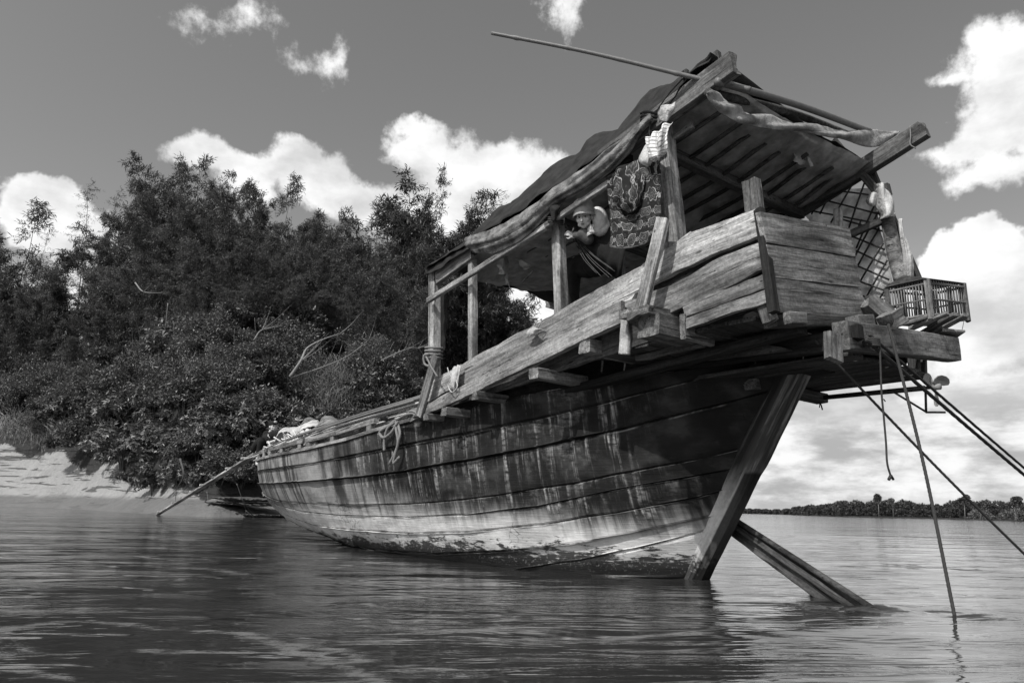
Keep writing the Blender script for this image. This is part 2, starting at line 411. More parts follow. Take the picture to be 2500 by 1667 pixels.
def water_mat():
    m = bpy.data.materials.new('river_water'); N = NT(m)
    o = N.n('ShaderNodeTexCoord').outputs['Object']
    rot = N.n('ShaderNodeVectorRotate', {'Vector': o, 'Angle': R(-6)}, rotation_type='Z_AXIS').outputs[0]
    a = N.noise(N.vm('MULTIPLY', rot, (.9, 2.8, 1)), 1., 3, .5, .5); b = N.noise(N.vm('MULTIPLY', rot, (4.2, 10, 1)), 1., 4, .55, .4)
    c = N.noise(N.vm('MULTIPLY', rot, (17, 34, 1)), 1., 3, .5); d = N.noise(N.vm('MULTIPLY', rot, (.10, .34, 1)), 1., 3, .5, .6)
    calm = N.step(N.noise(N.vm('MULTIPLY', rot, (.30, .9, 1)), 1., 4, .6, 1.2), .44, .60)
    h = N.math('ADD', N.math('MULTIPLY', a, .030), N.math('MULTIPLY', N.math('MULTIPLY', b, N.mix(calm, .10, 1.)), .0090))
    h = N.math('ADD', h, N.math('MULTIPLY', N.math('MULTIPLY', c, N.mix(calm, .08, 1.)), .0026)); h = N.math('ADD', h, N.math('MULTIPLY', d, .16))
    # thin pale lines: sky reflected in smooth water, painted into the colour
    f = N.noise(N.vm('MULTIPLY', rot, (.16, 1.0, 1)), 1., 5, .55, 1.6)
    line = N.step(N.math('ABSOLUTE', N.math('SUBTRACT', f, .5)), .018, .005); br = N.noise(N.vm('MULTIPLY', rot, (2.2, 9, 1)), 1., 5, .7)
    fa = N.n('ShaderNodeAttribute', None, attribute_name='sky_sheen').outputs['Fac']
    sky_sheen = N.math('MULTIPLY', line, N.step(br, .50, .62)); sky_sheen = N.math('MULTIPLY', sky_sheen, N.step(N.noise(rot, .45, 2, .5), .46, .58))
    sky_sheen = N.math('MAXIMUM', sky_sheen, N.math('MULTIPLY', N.step(N.math('ADD', fa, N.math('MULTIPLY', N.math('SUBTRACT', N.noise(N.vm('MULTIPLY', rot, (5, 22, 1)), 1., 6, .8), .5), 3.0)), .56, 1.0), .48))
    col = N.mix(sky_sheen, N.mix(N.step(d, .3, .7), .020, .030), .24)
    N.out(col, N.mix(sky_sheen, .06, .7), h, 1., 1., .5, {'IOR': 1.75}); return m
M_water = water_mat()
def ground_mat(name, v, dry):
    m = bpy.data.materials.new(name); N = NT(m); o = N.n('ShaderNodeTexCoord').outputs['Object']; Z = N.n('ShaderNodeSeparateXYZ', {0: o}).outputs[2]
    a = N.noise(o, .7, 7, .65); b = N.noise(o, 5, 6, .7); l = N.noise(N.vm('MULTIPLY', o, (.18, .18, 3.6)), 1., 5, .6, .5)
    wet = N.step(N.math('ADD', Z, N.math('MULTIPLY', a, .3)), 1.05, .75)
    col = N.math('MULTIPLY', N.mix(wet, dry, v), N.mix(a, .7, 1.3)); col = N.math('MULTIPLY', col, N.mix(b, .65, 1.35)); 
    ledge = N.math('MULTIPLY', N.step(l, .57, .61), N.mix(wet, 1., .25)); col = N.math('MULTIPLY', col, N.mix(ledge, 1., .35))
    h = N.math('SUBTRACT', N.math('ADD', N.math('MULTIPLY', b, .5), a), N.math('MULTIPLY', ledge, .5))
    so_ = N.n('ShaderNodeAttribute', None, attribute_name='soil').outputs['Fac']; so_ = N.step(N.math('ADD', so_, N.math('MULTIPLY', N.math('SUBTRACT', b, .5), .9)), .42, .58)
    col = N.mix(so_, col, N.math('MULTIPLY', N.mix(b, .4, 1.4), .035))
    N.out(col, .85, h, .9, .25, .3); return m
M_sand = ground_mat('bank_sand', .15, .29)
M_soil = plain('bank_soil', .03, .9, .6, 2, .2)
def leafmat(name, v, rough=.5, tr=.25, var=.5):
    m = bpy.data.materials.new(name); N = NT(m); c = N.n('ShaderNodeTexCoord').outputs['Object']
    i = N.n('ShaderNodeObjectInfo').outputs['Random']
    a = N.noise(c, 2.2, 3, .6); b = N.n('ShaderNodeTexWhiteNoise', {0: N.vm('MULTIPLY', c, (3, 3, 3))}).outputs[0]
    ge = N.n('ShaderNodeNewGeometry').outputs['Random Per Island']
    col = N.math('MULTIPLY', N.math('MULTIPLY', N.mix(a, 1-var, 1+var), v), N.math('MULTIPLY', N.mix(ge, .55, 1.5), N.mix(i, .8, 1.2)))
    p = N.out(col, rough, None, spec=.45)
    tn = N.n('ShaderNodeBsdfTranslucent'); N.t.links.new(col, tn.inputs[0]); mx = N.n('ShaderNodeMixShader', {0: tr})
    N.t.links.new(p.outputs[0], mx.inputs[1]); N.t.links.new(tn.outputs[0], mx.inputs[2])
    oo = [n for n in N.t.nodes if n.type == 'OUTPUT_MATERIAL'][0]; N.t.links.new(mx.outputs[0], oo.inputs[0]); return m
M_leafb = leafmat('leaf_broad', .095, .36, .2); M_leafs = leafmat('leaf_small', .105, .42, .2); M_leafd = leafmat('leaf_dark', .075, .45, .2); M_bambl = leafmat('leaf_bamboo', .11, .5, .3)
M_grass = leafmat('reed_grass', .30, .5, .35); M_far = leafmat('leaf_far', .055, .6, .1, .4); M_farl = leafmat('leaf_far_pale', .11, .6, .1, .4)
M_bark = plain('bark', .09, .9, .5, 9, .2); M_twig = plain('twig_pale', .22, .8, .4, 12, .2)

# ------------------------------------------------------------ world
SUN = Vector((-.50, -.60, .92)).normalized()
w = bpy.data.worlds.new('World'); scene.world = w
N = NT(w)
sky = N.n('ShaderNodeTexSky', sky_type='NISHITA', sun_disc=False, sun_elevation=math.asin(SUN.z), sun_rotation=math.atan2(SUN.x, SUN.y), air_density=1.0, dust_density=2.0, ozone_density=1.5)
rgb = N.n('ShaderNodeSeparateColor', {0: sky.outputs[0]})
# black-and-white film behind an orange filter: mostly the red record of the sky
skyv = N.math('ADD', N.math('MULTIPLY', rgb.outputs[0], .62), N.math('MULTIPLY', rgb.outputs[1], .38))
dirv = N.n('ShaderNodeTexCoord').outputs['Generated']; sx = N.n('ShaderNodeSeparateXYZ', {0: dirv})
az = N.math('ARCTAN2', sx.outputs[0], sx.outputs[1]); el = N.math('ARCSINE', sx.outputs[2])
ae = N.n('ShaderNodeCombineXYZ', {0: az, 1: el}).outputs[0]
n1 = N.noise(ae, 8., 5, .6, 0, 1); n1 = N.vm('MULTIPLY', N.vm('SUBTRACT', n1, (.5, .5, .5)), (.12, .09, 0)); aw = N.vm('ADD', ae, n1)
CL = [(110,475,85,50,1.6),(60,530,70,50,1.3),(165,520,80,50,1.5),(250,600,120,80,1),(520,385,90,42,.9),(590,420,80,50,.9),(480,350,50,28,.6),(720,400,75,62,1),(790,440,110,60,1),(880,480,90,50,1),(600,470,90,50,.6),
 (1010,300,60,28,.7),(1045,360,90,60,1),(1110,400,110,70,1),(1210,430,130,62,1),(1290,470,150,90,1),(1130,480,130,80,1),(1000,520,120,60,.7),
 (455,55,60,26,.20),(490,78,46,22,.16),(612,72,62,26,.20),(650,108,46,24,.14),(722,138,64,34,.27),(838,138,28,42,.28),(780,160,60,20,.14),(1390,8,95,44,.6),(1400,50,60,36,.36),
 (2405,125,60,50,.55),(2480,160,80,80,1),(2480,270,95,80,1),(2400,355,130,48,.85),(2300,370,80,26,.5),(2440,420,100,40,.7),(2330,195,50,16,.35),
 (2330,670,100,85,3.2),(2420,655,100,85,3.2),(2265,740,60,80,2.8),(2520,680,120,95,3.),(2400,800,200,90,1.1),(1310,730,110,110,1),
 (2150,900,260,60,.55),(2450,960,220,60,.8),(1900,1050,130,40,.75),(2150,1090,240,50,.8),(2400,1090,200,60,.7),(1850,1120,240,40,.7),(2200,1180,500,50,.6),(150,760,400,80,.8),(700,760,500,90,.7),(1700,760,300,120,.5)]
acc = None
for (px, py, rx, ry, wt) in CL:
    d = ray(px, py).normalized(); a0, e0 = math.atan2(d.x, d.y), math.asin(d.z)
    L = N.vm('LENGTH', N.vm('MULTIPLY', N.vm('SUBTRACT', aw, (a0, e0, 0)), (FPX / rx * .88, FPX / ry * .88, 0)))
    v = N.math('MULTIPLY', N.math('SUBTRACT', 1., L), float(wt)); acc = v if acc is None else N.math('SMOOTH_MAX', acc, v, .25)
fbm = N.noise(ae, 15., 8, .66); fb2 = N.noise(N.vm('MULTIPLY', ae, (6.5, 19., 1)), 1., 8, .6)
# the rest of the sky, outside the picture, carries scattered clouds as well
side = N.step(N.math('ABSOLUTE', az), .70, .95); up_ = N.step(el, .62, .8); outm = N.math('MAXIMUM', side, up_)
gen = N.math('MULTIPLY', N.math('SUBTRACT', N.noise(dirv, 2.6, 5, .55), .52), 3.5)
acc = N.mix(outm, acc, gen)
dens = N.step(N.math('ADD', acc, N.math('MULTIPLY', N.math('SUBTRACT', fbm, .5), 1.25)), .02, .38)
shade = N.noise(N.vm('ADD', N.vm('MULTIPLY', ae, (1., 1.6, 1)), (.03, .05, 0)), 6., 7, .55)
cb = N.mix(N.step(shade, .32, .60), .56, .93)
low = N.step(el, .24, .08); cb = N.mix(low, cb, N.mix(N.step(fb2, .38, .60), .40, .86))
# thin haze lightens towards the horizon
hz = N.step(el, .36, .02); base = N.mix(hz, N.math('MULTIPLY', skyv, .145), N.mix(N.step(fb2, .4, .60), .44, .66))
colr = N.mix(N.math('MULTIPLY', dens, .96), base, cb)
bg = N.n('ShaderNodeBackground', {0: colr, 1: 1.0}); wo = N.n('ShaderNodeOutputWorld'); N.t.links.new(bg.outputs[0], wo.inputs[0])
w.cycles.sampling_method = 'MANUAL'; w.cycles.sample_map_resolution = 512
sl = bpy.data.lights.new('sun', 'SUN'); sl.energy = 3.2; sl.angle = R(.5); sl.color = (1, .985, .96)
so = bpy.data.objects.new('sun', sl); COL.objects.link(so); so.rotation_euler = (-SUN).to_track_quat('-Z', 'Y').to_euler()

cam = bpy.data.cameras.new('camera'); cam.sensor_width = 36; cam.lens = FPX / 2500 * 36; cam.clip_end = 5000; cam.clip_start = .05
co = bpy.data.objects.new('camera', cam); COL.objects.link(co); scene.camera = co
f = ray(CX, CY).normalized(); r_ = (ray(CX + 500, CY) - ray(CX, CY)).normalized(); u_ = r_.cross(f)
co.matrix_world = Matrix.Translation(CAM) @ Matrix((r_, u_, -f)).transposed().to_4x4()
scene.view_settings.view_transform = 'Standard'; scene.view_settings.look = 'None'; scene.view_settings.exposure = .22; scene.view_settings.gamma = 1
scene.render.engine = 'CYCLES'; scene.cycles.use_denoising = True; scene.cycles.max_bounces = 6; scene.cycles.transparent_max_bounces = 6
# ------------------------------------------------------------ the boat
boat = tag(empty('cargo_boat', BOAT), 'weathered wooden river cargo boat with raised stern house, moored off the bushy bank', 'boat')
PORT = Vector((0, 1, 0)); UPV = Vector((0, 0, 1))
def table(pts):
    xs = [p[0] for p in pts]; ys = [p[1] for p in pts]
    return lambda s: float(np.interp(s, xs, ys))
SB = 11.4
def s_aft(z): return -1.24 * z / 1.94
def keel(s):
    if s < 1.5: return -.6
    if s < 7.0: return -.6 + .6 * ((s - 1.5) / 5.5) ** 1.7
    return .08 * (s - 7.0) + .72 * ((s - 7.0) / 4.4) ** 2.8
def halfb(s, z):
    a = s_aft(z)
    if s >= SB: return 0.0
    k = keel(s)
    if z <= k: return 0.0
    qq = min(1, (z - k) / (1.75 - k)); B = 1.22 * (1 - (1 - qq) ** 3.0) ** .5
    if s < 4.6:
        p = 5.0 - 2.2 * min(max(z, 0) / 1.6, 1)
        return B * max(0., 1 - (max(0., (4.6 - s) / (4.6 - a))) ** p)
    return B * max(0., 1 - ((s - 4.6) / (SB - 4.6)) ** 3.0) ** .8
sheer = table([(-1.3,1.935),(-.5,1.86),(.5,1.80),(1.7,1.72),(3,1.62),(3.85,1.55),(5,1.46),(6.2,1.41),(7.2,1.385),(9,1.38),(11.5,1.42)])
SEAMS = [sheer,
 table([(-1.2,1.93),(-.33,1.75),(.48,1.59),(1.21,1.47),(2.15,1.375),(3.3,1.31),(3.7,1.292),(6.1,1.185),(8.1,1.165),(10,1.19),(11.4,1.22)]),
 table([(-1.0,1.66),(-.49,1.52),(-.29,1.48),(.34,1.33),(1.21,1.185),(2.05,1.095),(3.3,1.0),(4.5,.955),(6.1,.93),(8.1,.925),(10,.96),(11.4,1.0)]),
 table([(-.7,1.18),(-.23,1.05),(.8,.84),(1.7,.72),(2.5,.655),(3.3,.62),(5,.592),(7,.60),(8.2,.63),(9.5,.75),(11.4,.9)]),
 table([(-.6,1.0),(-.2,.91),(.26,.82),(1.2,.62),(2.2,.52),(3.4,.465),(5.4,.445),(7,.475),(8.3,.56),(9.5,.66),(11.4,.80)]),
 table([(-.5,.83),(-.16,.72),(.44,.58),(1.18,.45),(2.2,.34),(3.5,.275),(5.1,.26),(7,.27),(9.5,.52),(11.4,.66)]),
 table([(-.4,.62),(-.12,.53),(.35,.4),(.9,.28),(1.6,.175),(3,.06),(5,0),(7,.06),(9.5,.40),(11.4,.5)]),
 table([(-.3,.50),(-.08,.41),(.38,.26),(.93,.125),(1.6,0),(3,-.15),(5,-.2),(7,-.1),(9.5,.26),(11.4,.35)]),
 table([(-.3,.02),(11.4,-.35)]), table([(-.3,-.6),(11.4,-.6)])]
def clampz(s, z): return max(z, keel(s))
HUV = []
def hull_side(sign):
    rows = []
    for i in range(len(SEAMS) - 1):
        for v, off in ((0.0, -.016), (.035, .001), (.10, .004), (.3, .004), (.5, .003), (.7, .003), (.9, .004), (.965, .001)):
            rows.append((i, v, off))
    rows.append((len(SEAMS) - 2, 1.0, 0)); NX = 240; V = []
    for (i, v, off) in rows:
        for k in range(NX + 1):
            xi = (k / NX) ** 1.35; z = 1.; s = 0
            for _ in range(8):
                s = s_aft(z) + xi * (SB - s_aft(z)); z = clampz(s, SEAMS[i](s) * (1 - v) + SEAMS[i+1](s) * v)
            b = halfb(s, z)
            if b > .02:
                if v in (.035, .965): off += .006 * nz((s, i, v), 9, 3)
                b += off + .006 * nz((s, i * 3.7, v), 2.0, 4 + sign) + .0035 * nz((s * 2, z * 5, i), 3.3, 8)
            zz = z + (.006 * nz((s, i, 0), 3.1, 12 + i) if i else 0)
            V.append(Vector((s, sign * max(b, .02), zz))); HUV.append((s, i + v))
    F = []; W = NX + 1
    for j in range(len(rows) - 1):
        for k in range(NX):
            f = (j*W+k, j*W+k+1, (j+1)*W+k+1, (j+1)*W+k)
            F.append(f if sign < 0 else f[::-1])
    return V, F
V, F = hull_side(1); V2, F2 = hull_side(-1); n = len(V)
link('hull', mesh('hull', V + V2, F + [tuple(i + n for i in f) for f in F2], M_hull, False, HUV), None, boat)
# stern post: the side face follows the planking and stands a little proud of it
def post_geo():
    V = []; F = []; zs = [-.55 + i * (2.50 / 34) for i in range(35)]
    kw = lambda z: .60 + .40 * min(1, max(0, z) / 1.2)
    prof = lambda z: [(.21, 0), (.17, 1), (.10, 1), (.0 if z > .93 else .035, 1), (-.045, .9)]
    for z in zs:
        a = s_aft(z)
        ring = []
        for ds, m in prof(z):
            s = a + (ds * kw(z) if ds > 0 else ds); b = max(halfb(s, z), .07) + .010 if ds >= 0 and not (ds == .0) else .088
            if ds == -.045 and z <= .93: b = .070
            if ds == .21: b -= .035
            if ds == .10: b = max(halfb(s, z), .10) + .012
            b *= (m if ds < 0 else 1)
            ring.append((s + .008 * nz((z, ds, 1), 5), b + .006 * nz((z, ds, 4), 6), z))
        ring = ring + [(p[0], -p[1], p[2]) for p in reversed(ring)]
        V += ring
    n = 10
    for i in range(34):
        for j in range(n - 1): F.append((i*n+j, i*n+j+1, (i+1)*n+j+1, (i+1)*n+j))
    F.append(tuple(range(n))); F.append(tuple(34*n+j for j in range(n))[::-1])
    return V, F
M_post = bpy.data.materials.new('stern_post_wood'); N = NT(M_post)
_o = N.n('ShaderNodeTexCoord').outputs['Object']
_q = N.n('ShaderNodeSeparateXYZ', {0: _o}); _al = N.math('ADD', N.math('MULTIPLY', _q.outputs[0], -.539), N.math('MULTIPLY', _q.outputs[2], .842)); _ac = N.math('ADD', N.math('MULTIPLY', _q.outputs[0], .842), N.math('MULTIPLY', _q.outputs[2], .539))
_r = N.n('ShaderNodeCombineXYZ', {0: _ac, 1: _q.outputs[1], 2: _al}).outputs[0]
_Z = N.n('ShaderNodeSeparateXYZ', {0: _o}).outputs[2]
_g = N.noise(N.vm('MULTIPLY', _r, (26, 14, .9)), 1., 5, .65, .4); _b = N.noise(N.vm('MULTIPLY', _r, (7, 4, 1.1)), 1., 5, .6); _c = N.noise(_o, 22, 5, .65)
_s = N.math('MULTIPLY', N.step(_g, .47, .62), N.step(_b, .35, .6))
_hi = N.math('ADD', .045, N.math('MULTIPLY', _s, .27))
_hi = N.mix(N.step(_ac, .10, .05), N.math('MULTIPLY', _hi, .28), _hi)
_lo = N.math('MULTIPLY', N.mix(_b, .42, .62), N.mix(_c, .45, 1.35))
_k = N.step(N.math('ADD', _Z, N.math('MULTIPLY', N.math('SUBTRACT', _b, .5), .6)), .55, 1.0)
_v = N.mix(_k, _lo, _hi); _w = N.step(N.math('ADD', _Z, N.math('MULTIPLY', N.math('SUBTRACT', _c, .5), .5)), .22, .08)
_rb = N.math('MULTIPLY', N.step(_Z, .96, .92), N.math('MAXIMUM', N.step(_ac, .035, .022), N.step(N.math('ABSOLUTE', _q.outputs[1]), .080, .070)))
_v = N.math('MULTIPLY', _v, N.mix(_rb, 1., .10))
N.out(N.math('MULTIPLY', _v, N.mix(_w, 1., .12)), .8, _g, .9, .02, .25)
V, F = post_geo(); link('stern_post', mesh('stern_post', V, F, M_post), None, boat)
# gunwale strake along the sheer and the deck planking
for sg in (1, -1):
    P = [Vector((s, sg * (halfb(s, sheer(s)) + .012), sheer(s) + .015)) for s in np.linspace(3.2, 11.25, 50)]
    V = []; F = []
    for i, p in enumerate(P):
        j = .006 * nz(p, 3)
        V += [p + Vector((0, sg * (.02 + j), -.022)), p + Vector((0, sg * (.02 + j), .022)), p + Vector((0, -sg * .05, .024)), p + Vector((0, -sg * .05, -.022))]
    for i in range(len(P) - 1):
        for k in range(4): F.append((i*4+k, i*4+(k+1) % 4, (i+1)*4+(k+1) % 4, (i+1)*4+k))
    link('gunwale', mesh('gunwale', V, F, M_mid), None, boat)
V = []; F = []; ns = 60
for i in range(ns + 1):
    s = 2.9 + (SB - .05 - 2.9) * i / ns; b = max(halfb(s, 1.3) - .03, .02)
    for k in range(9): V.append((s, -b + 2 * b * k / 8, sheer(s) - .05))
for i in range(ns):
    for k in range(8): F.append((i*9+k, (i+1)*9+k, (i+1)*9+k+1, i*9+k+1))
link('foredeck', mesh('foredeck', V, F, M_dark), None, boat)
# slotted rail above the gunwale: short blocks carrying a rail board
for sg in (1, -1):
    rail = [(10.9, 8.9), (8.6, 6.6), (6.5, 4.2)]
    for (a, b_) in rail:
        m = (a + b_) / 2
        pa, pb = [Vector((s, sg * (halfb(s, sheer(s)) - .02), sheer(s) + .15)) for s in (a, b_)]
        mid = Vector((m, sg * (halfb(m, sheer(m)) - .02), sheer(m) + .15))
        board('rail_board', pa, mid, .045, .075, M_grey, boat); board('rail_board', mid, pb, .045, .075, M_grey, boat)
        for s in (a - .1, m + random.uniform(-.2, .3), b_ + .15):
            p = Vector((s, sg * (halfb(s, sheer(s)) - .03), sheer(s) + .03)); board('rail_block', p, p + Vector((0, 0, .10)), .13, .05, M_grey, boat, up=PORT, seg=3)
p = Vector((SB - .02, 0, 1.0)); board('stem_head', (SB - .10, 0, .75), (SB + .10, 0, 1.62), .10, .14, M_grey, boat, up=Vector((1, 0, 0)))

# ---- raised stern house
PT = 1.25
# long outer lower board and the upper wash strake
slab('rail_plank', [T('5',0,1512,PT+.075), T('5',1618,745,PT+.075), T('5',1612,572,PT+.075), T('5',30,1425,PT+.075)], .06, M_mid, boat, ny=5)
slab('rail_plank', [T('5',128,1352,PT), T('5',1700,570,PT), T('5',1835,272,PT), T('5',185,1180,PT)], .05, M_light, boat, ny=5)
tag(slab('rail_plank', [T('3',-20,560,PT), T('3',740,165,PT), T('2',345,1225,PT), T('5',1790,300,PT)], .05, M_light, boat, ny=5))
slab('rail_plank', [T('2',235,1480,PT), T('2',772,1240,PT), T('2',758,1075,PT), T('2',335,1238,PT)], .05, M_light, boat, ny=5)
slab('rail_plank', [T('3',0,560,PT+.0), T('3',655,215,PT-.01), T('3',655,90,PT-.01), T('3',0,330,PT-.01)], .04, M_light, boat)
slab('rail_plank', [T('3',330,735,PT+.012), T('3',1465,215,PT+.012), T('3',1430,-45,PT+.012), T('3',60,560,PT+.012)], .055, M_mid, boat, ny=7, rough=.03, edge=.035)
slab('rail_plank', [T('3',682,688,PT), T('3',1483,388,PT), T('3',1458,240,PT), T('3',655,590,PT)], .045, M_mid, boat)
slab('rail_plank', [T('3',690,782,PT+.008), T('3',1502,530,PT+.008), T('3',1484,396,PT+.008), T('3',682,696,PT+.008)], .045, M_mid, boat)
# inner skin so that no daylight shows through between the boards
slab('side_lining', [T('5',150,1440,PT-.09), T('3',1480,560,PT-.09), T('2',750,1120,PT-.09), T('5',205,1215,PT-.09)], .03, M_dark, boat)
# corner post and transom planks
CS = on_t(1885, 720, PT).x         # station of the transom face
for a, b_ in (((2,762,1095), (2,800,1245)), ):
    pass
board('corner_post', T('3',1530,640,PT+.02), T('2',768,1095,PT+.02), .06, .07, M_tar, boat, up=PORT)
board('corner_post', T('3',1500,735,PT-.05), T('3',1440,560,PT-.05), .10, .06, M_mid, boat, up=PORT)
tl = [(2,775,1098),(2,815,1300),(2,845,1510),(3,1555,640)]; tr = [(2,1325,1205),(2,1362,1385),(4,368,730),(4,405,910)]
for i in range(3):
    g_ = .006
    A = S(str(tl[i+1][0]), tl[i+1][1], tl[i+1][2], CS - .01 - .006 * (i % 2)); B = S(str(tr[i+1][0]), tr[i+1][1], tr[i+1][2], CS - .01 - .006 * (i % 2))
    C_ = S(str(tr[i][0]), tr[i][1], tr[i][2], CS - .01 - .006 * (i % 2)); D = S(str(tl[i][0]), tl[i][1], tl[i][2], CS - .01 - .006 * (i % 2))
    A.z += g_; B.z += g_; C_.z -= g_; D.z -= g_
    slab('transom_plank', [A, B, C_, D], .04, M_trans, boat, rough=.008, edge=.006)
TRY = S('4', 405, 910, CS).y       # starboard end of the transom boards
ZF = T('3', 1530, 640, PT).z       # underside of the stern platform
# platform floor: planks lying athwart, seen from below
floorz = table([(CS - .05, ZF + .03), (0, ZF - .01), (1.2, on_t(1515, 787, PT).z + .02), (3.2, on_t(1040, 1015, PT).z + .0)])
sx_ = CS + .02
while sx_ < 3.25:
    wd = random.uniform(.16, .24)
    z = floorz(sx_ + wd / 2) + random.uniform(-.004, .012)
    yy = PT - .10 if sx_ > CS + .3 else PT - .1
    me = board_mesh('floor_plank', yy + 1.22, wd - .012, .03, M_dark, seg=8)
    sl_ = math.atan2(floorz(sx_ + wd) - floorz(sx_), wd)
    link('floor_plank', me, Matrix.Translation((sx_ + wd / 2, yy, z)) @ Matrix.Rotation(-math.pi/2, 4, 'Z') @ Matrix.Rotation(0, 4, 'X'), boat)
    sx_ += wd
# athwart beams whose ends stick out on the port side
def crossbeam(c, x, y, t, w, h, mat, inner=-1.25, drop=0.0):
    p = T(c, x, y, t); board('cross_beam', p, Vector((p.x, inner, p.z + drop)), w, h, mat, boat, chip=.03)
crossbeam('5', 120, 1462, PT + .13, .10, .075, M_mid, 0)
crossbeam('5', 265, 1425, PT + .16, .12, .09, M_mid, 0)
crossbeam('5', 497, 1302, PT + .14, .11, .085, M_mid, 0)
crossbeam('5', 950, 1135, PT + .14, .13, .10, M_mid, 0)
crossbeam('5', 1335, 925, PT + .06, .13, .12, M_mid, -1.3)
# box stub with its lid below the brace
P0 = T('3', 320, 760, PT + .20); board('outrigger_beam', P0, Vector((P0.x, -1.3, P0.z)), .22, .17, M_grey, boat, chip=.02)
slab('outrigger_cap', [T('3',120,712,PT+.27)+Vector((0,0,0)), T('3',330,620,PT+.27), T('3',335,562,PT+.27), T('3',128,655,PT+.27)], .05, M_grey, boat)
A = T('3',325,618,PT+.27); D = T('3',325,560,PT+.27)
slab('outrigger_cap', [A, Vector((A.x-.0, PT-.1, A.z)), Vector((D.x, PT-.1, D.z)), D], .30, M_grey, boat)
crossbeam('3', 650, 770, PT + .02, .05, .20, M_mid, .9)
# thick fore-and-aft bearers under the platform
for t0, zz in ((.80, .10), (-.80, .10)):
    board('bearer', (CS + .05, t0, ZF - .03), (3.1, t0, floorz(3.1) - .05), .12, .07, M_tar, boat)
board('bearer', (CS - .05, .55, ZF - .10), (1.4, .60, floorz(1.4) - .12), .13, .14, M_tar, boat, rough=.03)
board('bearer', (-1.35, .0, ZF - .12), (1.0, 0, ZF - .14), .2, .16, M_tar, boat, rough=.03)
# inner topside planking between hull and platform
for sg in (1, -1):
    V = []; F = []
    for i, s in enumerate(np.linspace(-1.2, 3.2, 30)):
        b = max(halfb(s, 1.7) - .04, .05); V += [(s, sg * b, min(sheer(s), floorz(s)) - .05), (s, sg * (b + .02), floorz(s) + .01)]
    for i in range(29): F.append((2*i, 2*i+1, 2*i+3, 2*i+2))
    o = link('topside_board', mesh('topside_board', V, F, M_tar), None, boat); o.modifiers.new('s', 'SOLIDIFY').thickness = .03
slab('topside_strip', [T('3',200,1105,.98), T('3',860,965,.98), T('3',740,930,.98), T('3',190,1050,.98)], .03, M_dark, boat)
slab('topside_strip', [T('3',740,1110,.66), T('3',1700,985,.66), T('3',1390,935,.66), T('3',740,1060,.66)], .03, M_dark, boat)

# posts
def px_post(name, a, b_, t, w, h, mat, **k):
    """post from its foot to its head on the fore-and-aft plane t"""
    board(name, T(*a, t), T(*b_, t), w, h, mat, boat, up=PORT, **k)
px_post('post', ('5',193,1240), ('5',190,375), PT - .06, .13, .10, M_light)
px_post('post', ('5',485,1045), ('5',482,185), PT - .07, .085, .08, M_light)
px_post('post', ('5',1162,680), ('1',871,1160), PT - .07, .115, .09, M_mid)
px_post('post', ('5',1615,420), ('5',1582,20), .80, .10, .08, M_mid)
px_post('post', ('1',1572,1450), ('1',1480,560), PT - .075, .165, .13, M_light, rough=.02)
px_post('post', ('2',748,1180), ('2',717,918), PT - .12, .115, .09, M_grey)
# diagonal braces
board('brace', T('3',262,600,PT+.17), T('2',172,1150,PT+.13), .115, .05, M_light, boat, up=PORT)
board('brace', T('5',72,1455,PT+.10), T('5',200,1005,PT+.10), .135, .04, M_mid, boat, up=PORT)
# small end block where that brace meets the deck
board('sill', T('5',0,1440,PT-.02), T('5',150,1395,PT-.02), .10, .06, M_grey, boat)
# the long side pole
board('side_rail', T('5',140,578,PT+.06), T('5',1050,8,PT+.06), .045, .065, M_light, boat)
board('side_rail', T('1',800,1212,PT+.07), T('1',1500,745,PT+.02), .045, .06, M_mid, boat)
board('side_rail', T('1',1440,775,PT-.13), T('1',1668,622,PT-.13), .045, .055, M_mid, boat)
# eave beams
EP0, EP1 = T('2',617,185,PT+.02), T('1',1545,525,PT+.02)
BD = (EP1 - EP0).normalized(); EPF = T('5', 215, 405, PT - .03)
board('eave_beam', EP0, EP0 + BD * 1.45, .09, .195, M_beam, boat, chip=.04)
board('eave_beam', EP0 + BD * 1.2 + Vector((0, -.1, -.05)), T('5', 450, 215, PT-.04), .07, .10, M_dark, boat)
board('eave_beam', T('5', 480, 210, PT-.03), T('5', 212, 408, PT-.03), .06, .16, M_mid, boat)
ES0, ES1 = T('2',1795,592,-PT), T('2',1040,1075,-PT)
BS = (ES1 - ES0).normalized()
board('eave_beam', ES0, ES0 + BS * 2.0, .09, .18, M_beam, boat, chip=.04)
board('eave_beam', ES0 + BS * 1.1 + Vector((0, .03, .10)), ES0 + BS * 4.6 + Vector((0, .03, .05)), .08, .16, M_dark, boat)
# small upright stubs on the eave beams
board('roof_peg', T('1',1628,345,PT-.05), T('1',1622,300,PT-.05), .06, .05, M_dark, boat, up=PORT)
board('roof_peg', T('2',505,175,PT-.08), T('2',497,130,PT-.08), .07, .05, M_dark, boat, up=PORT)
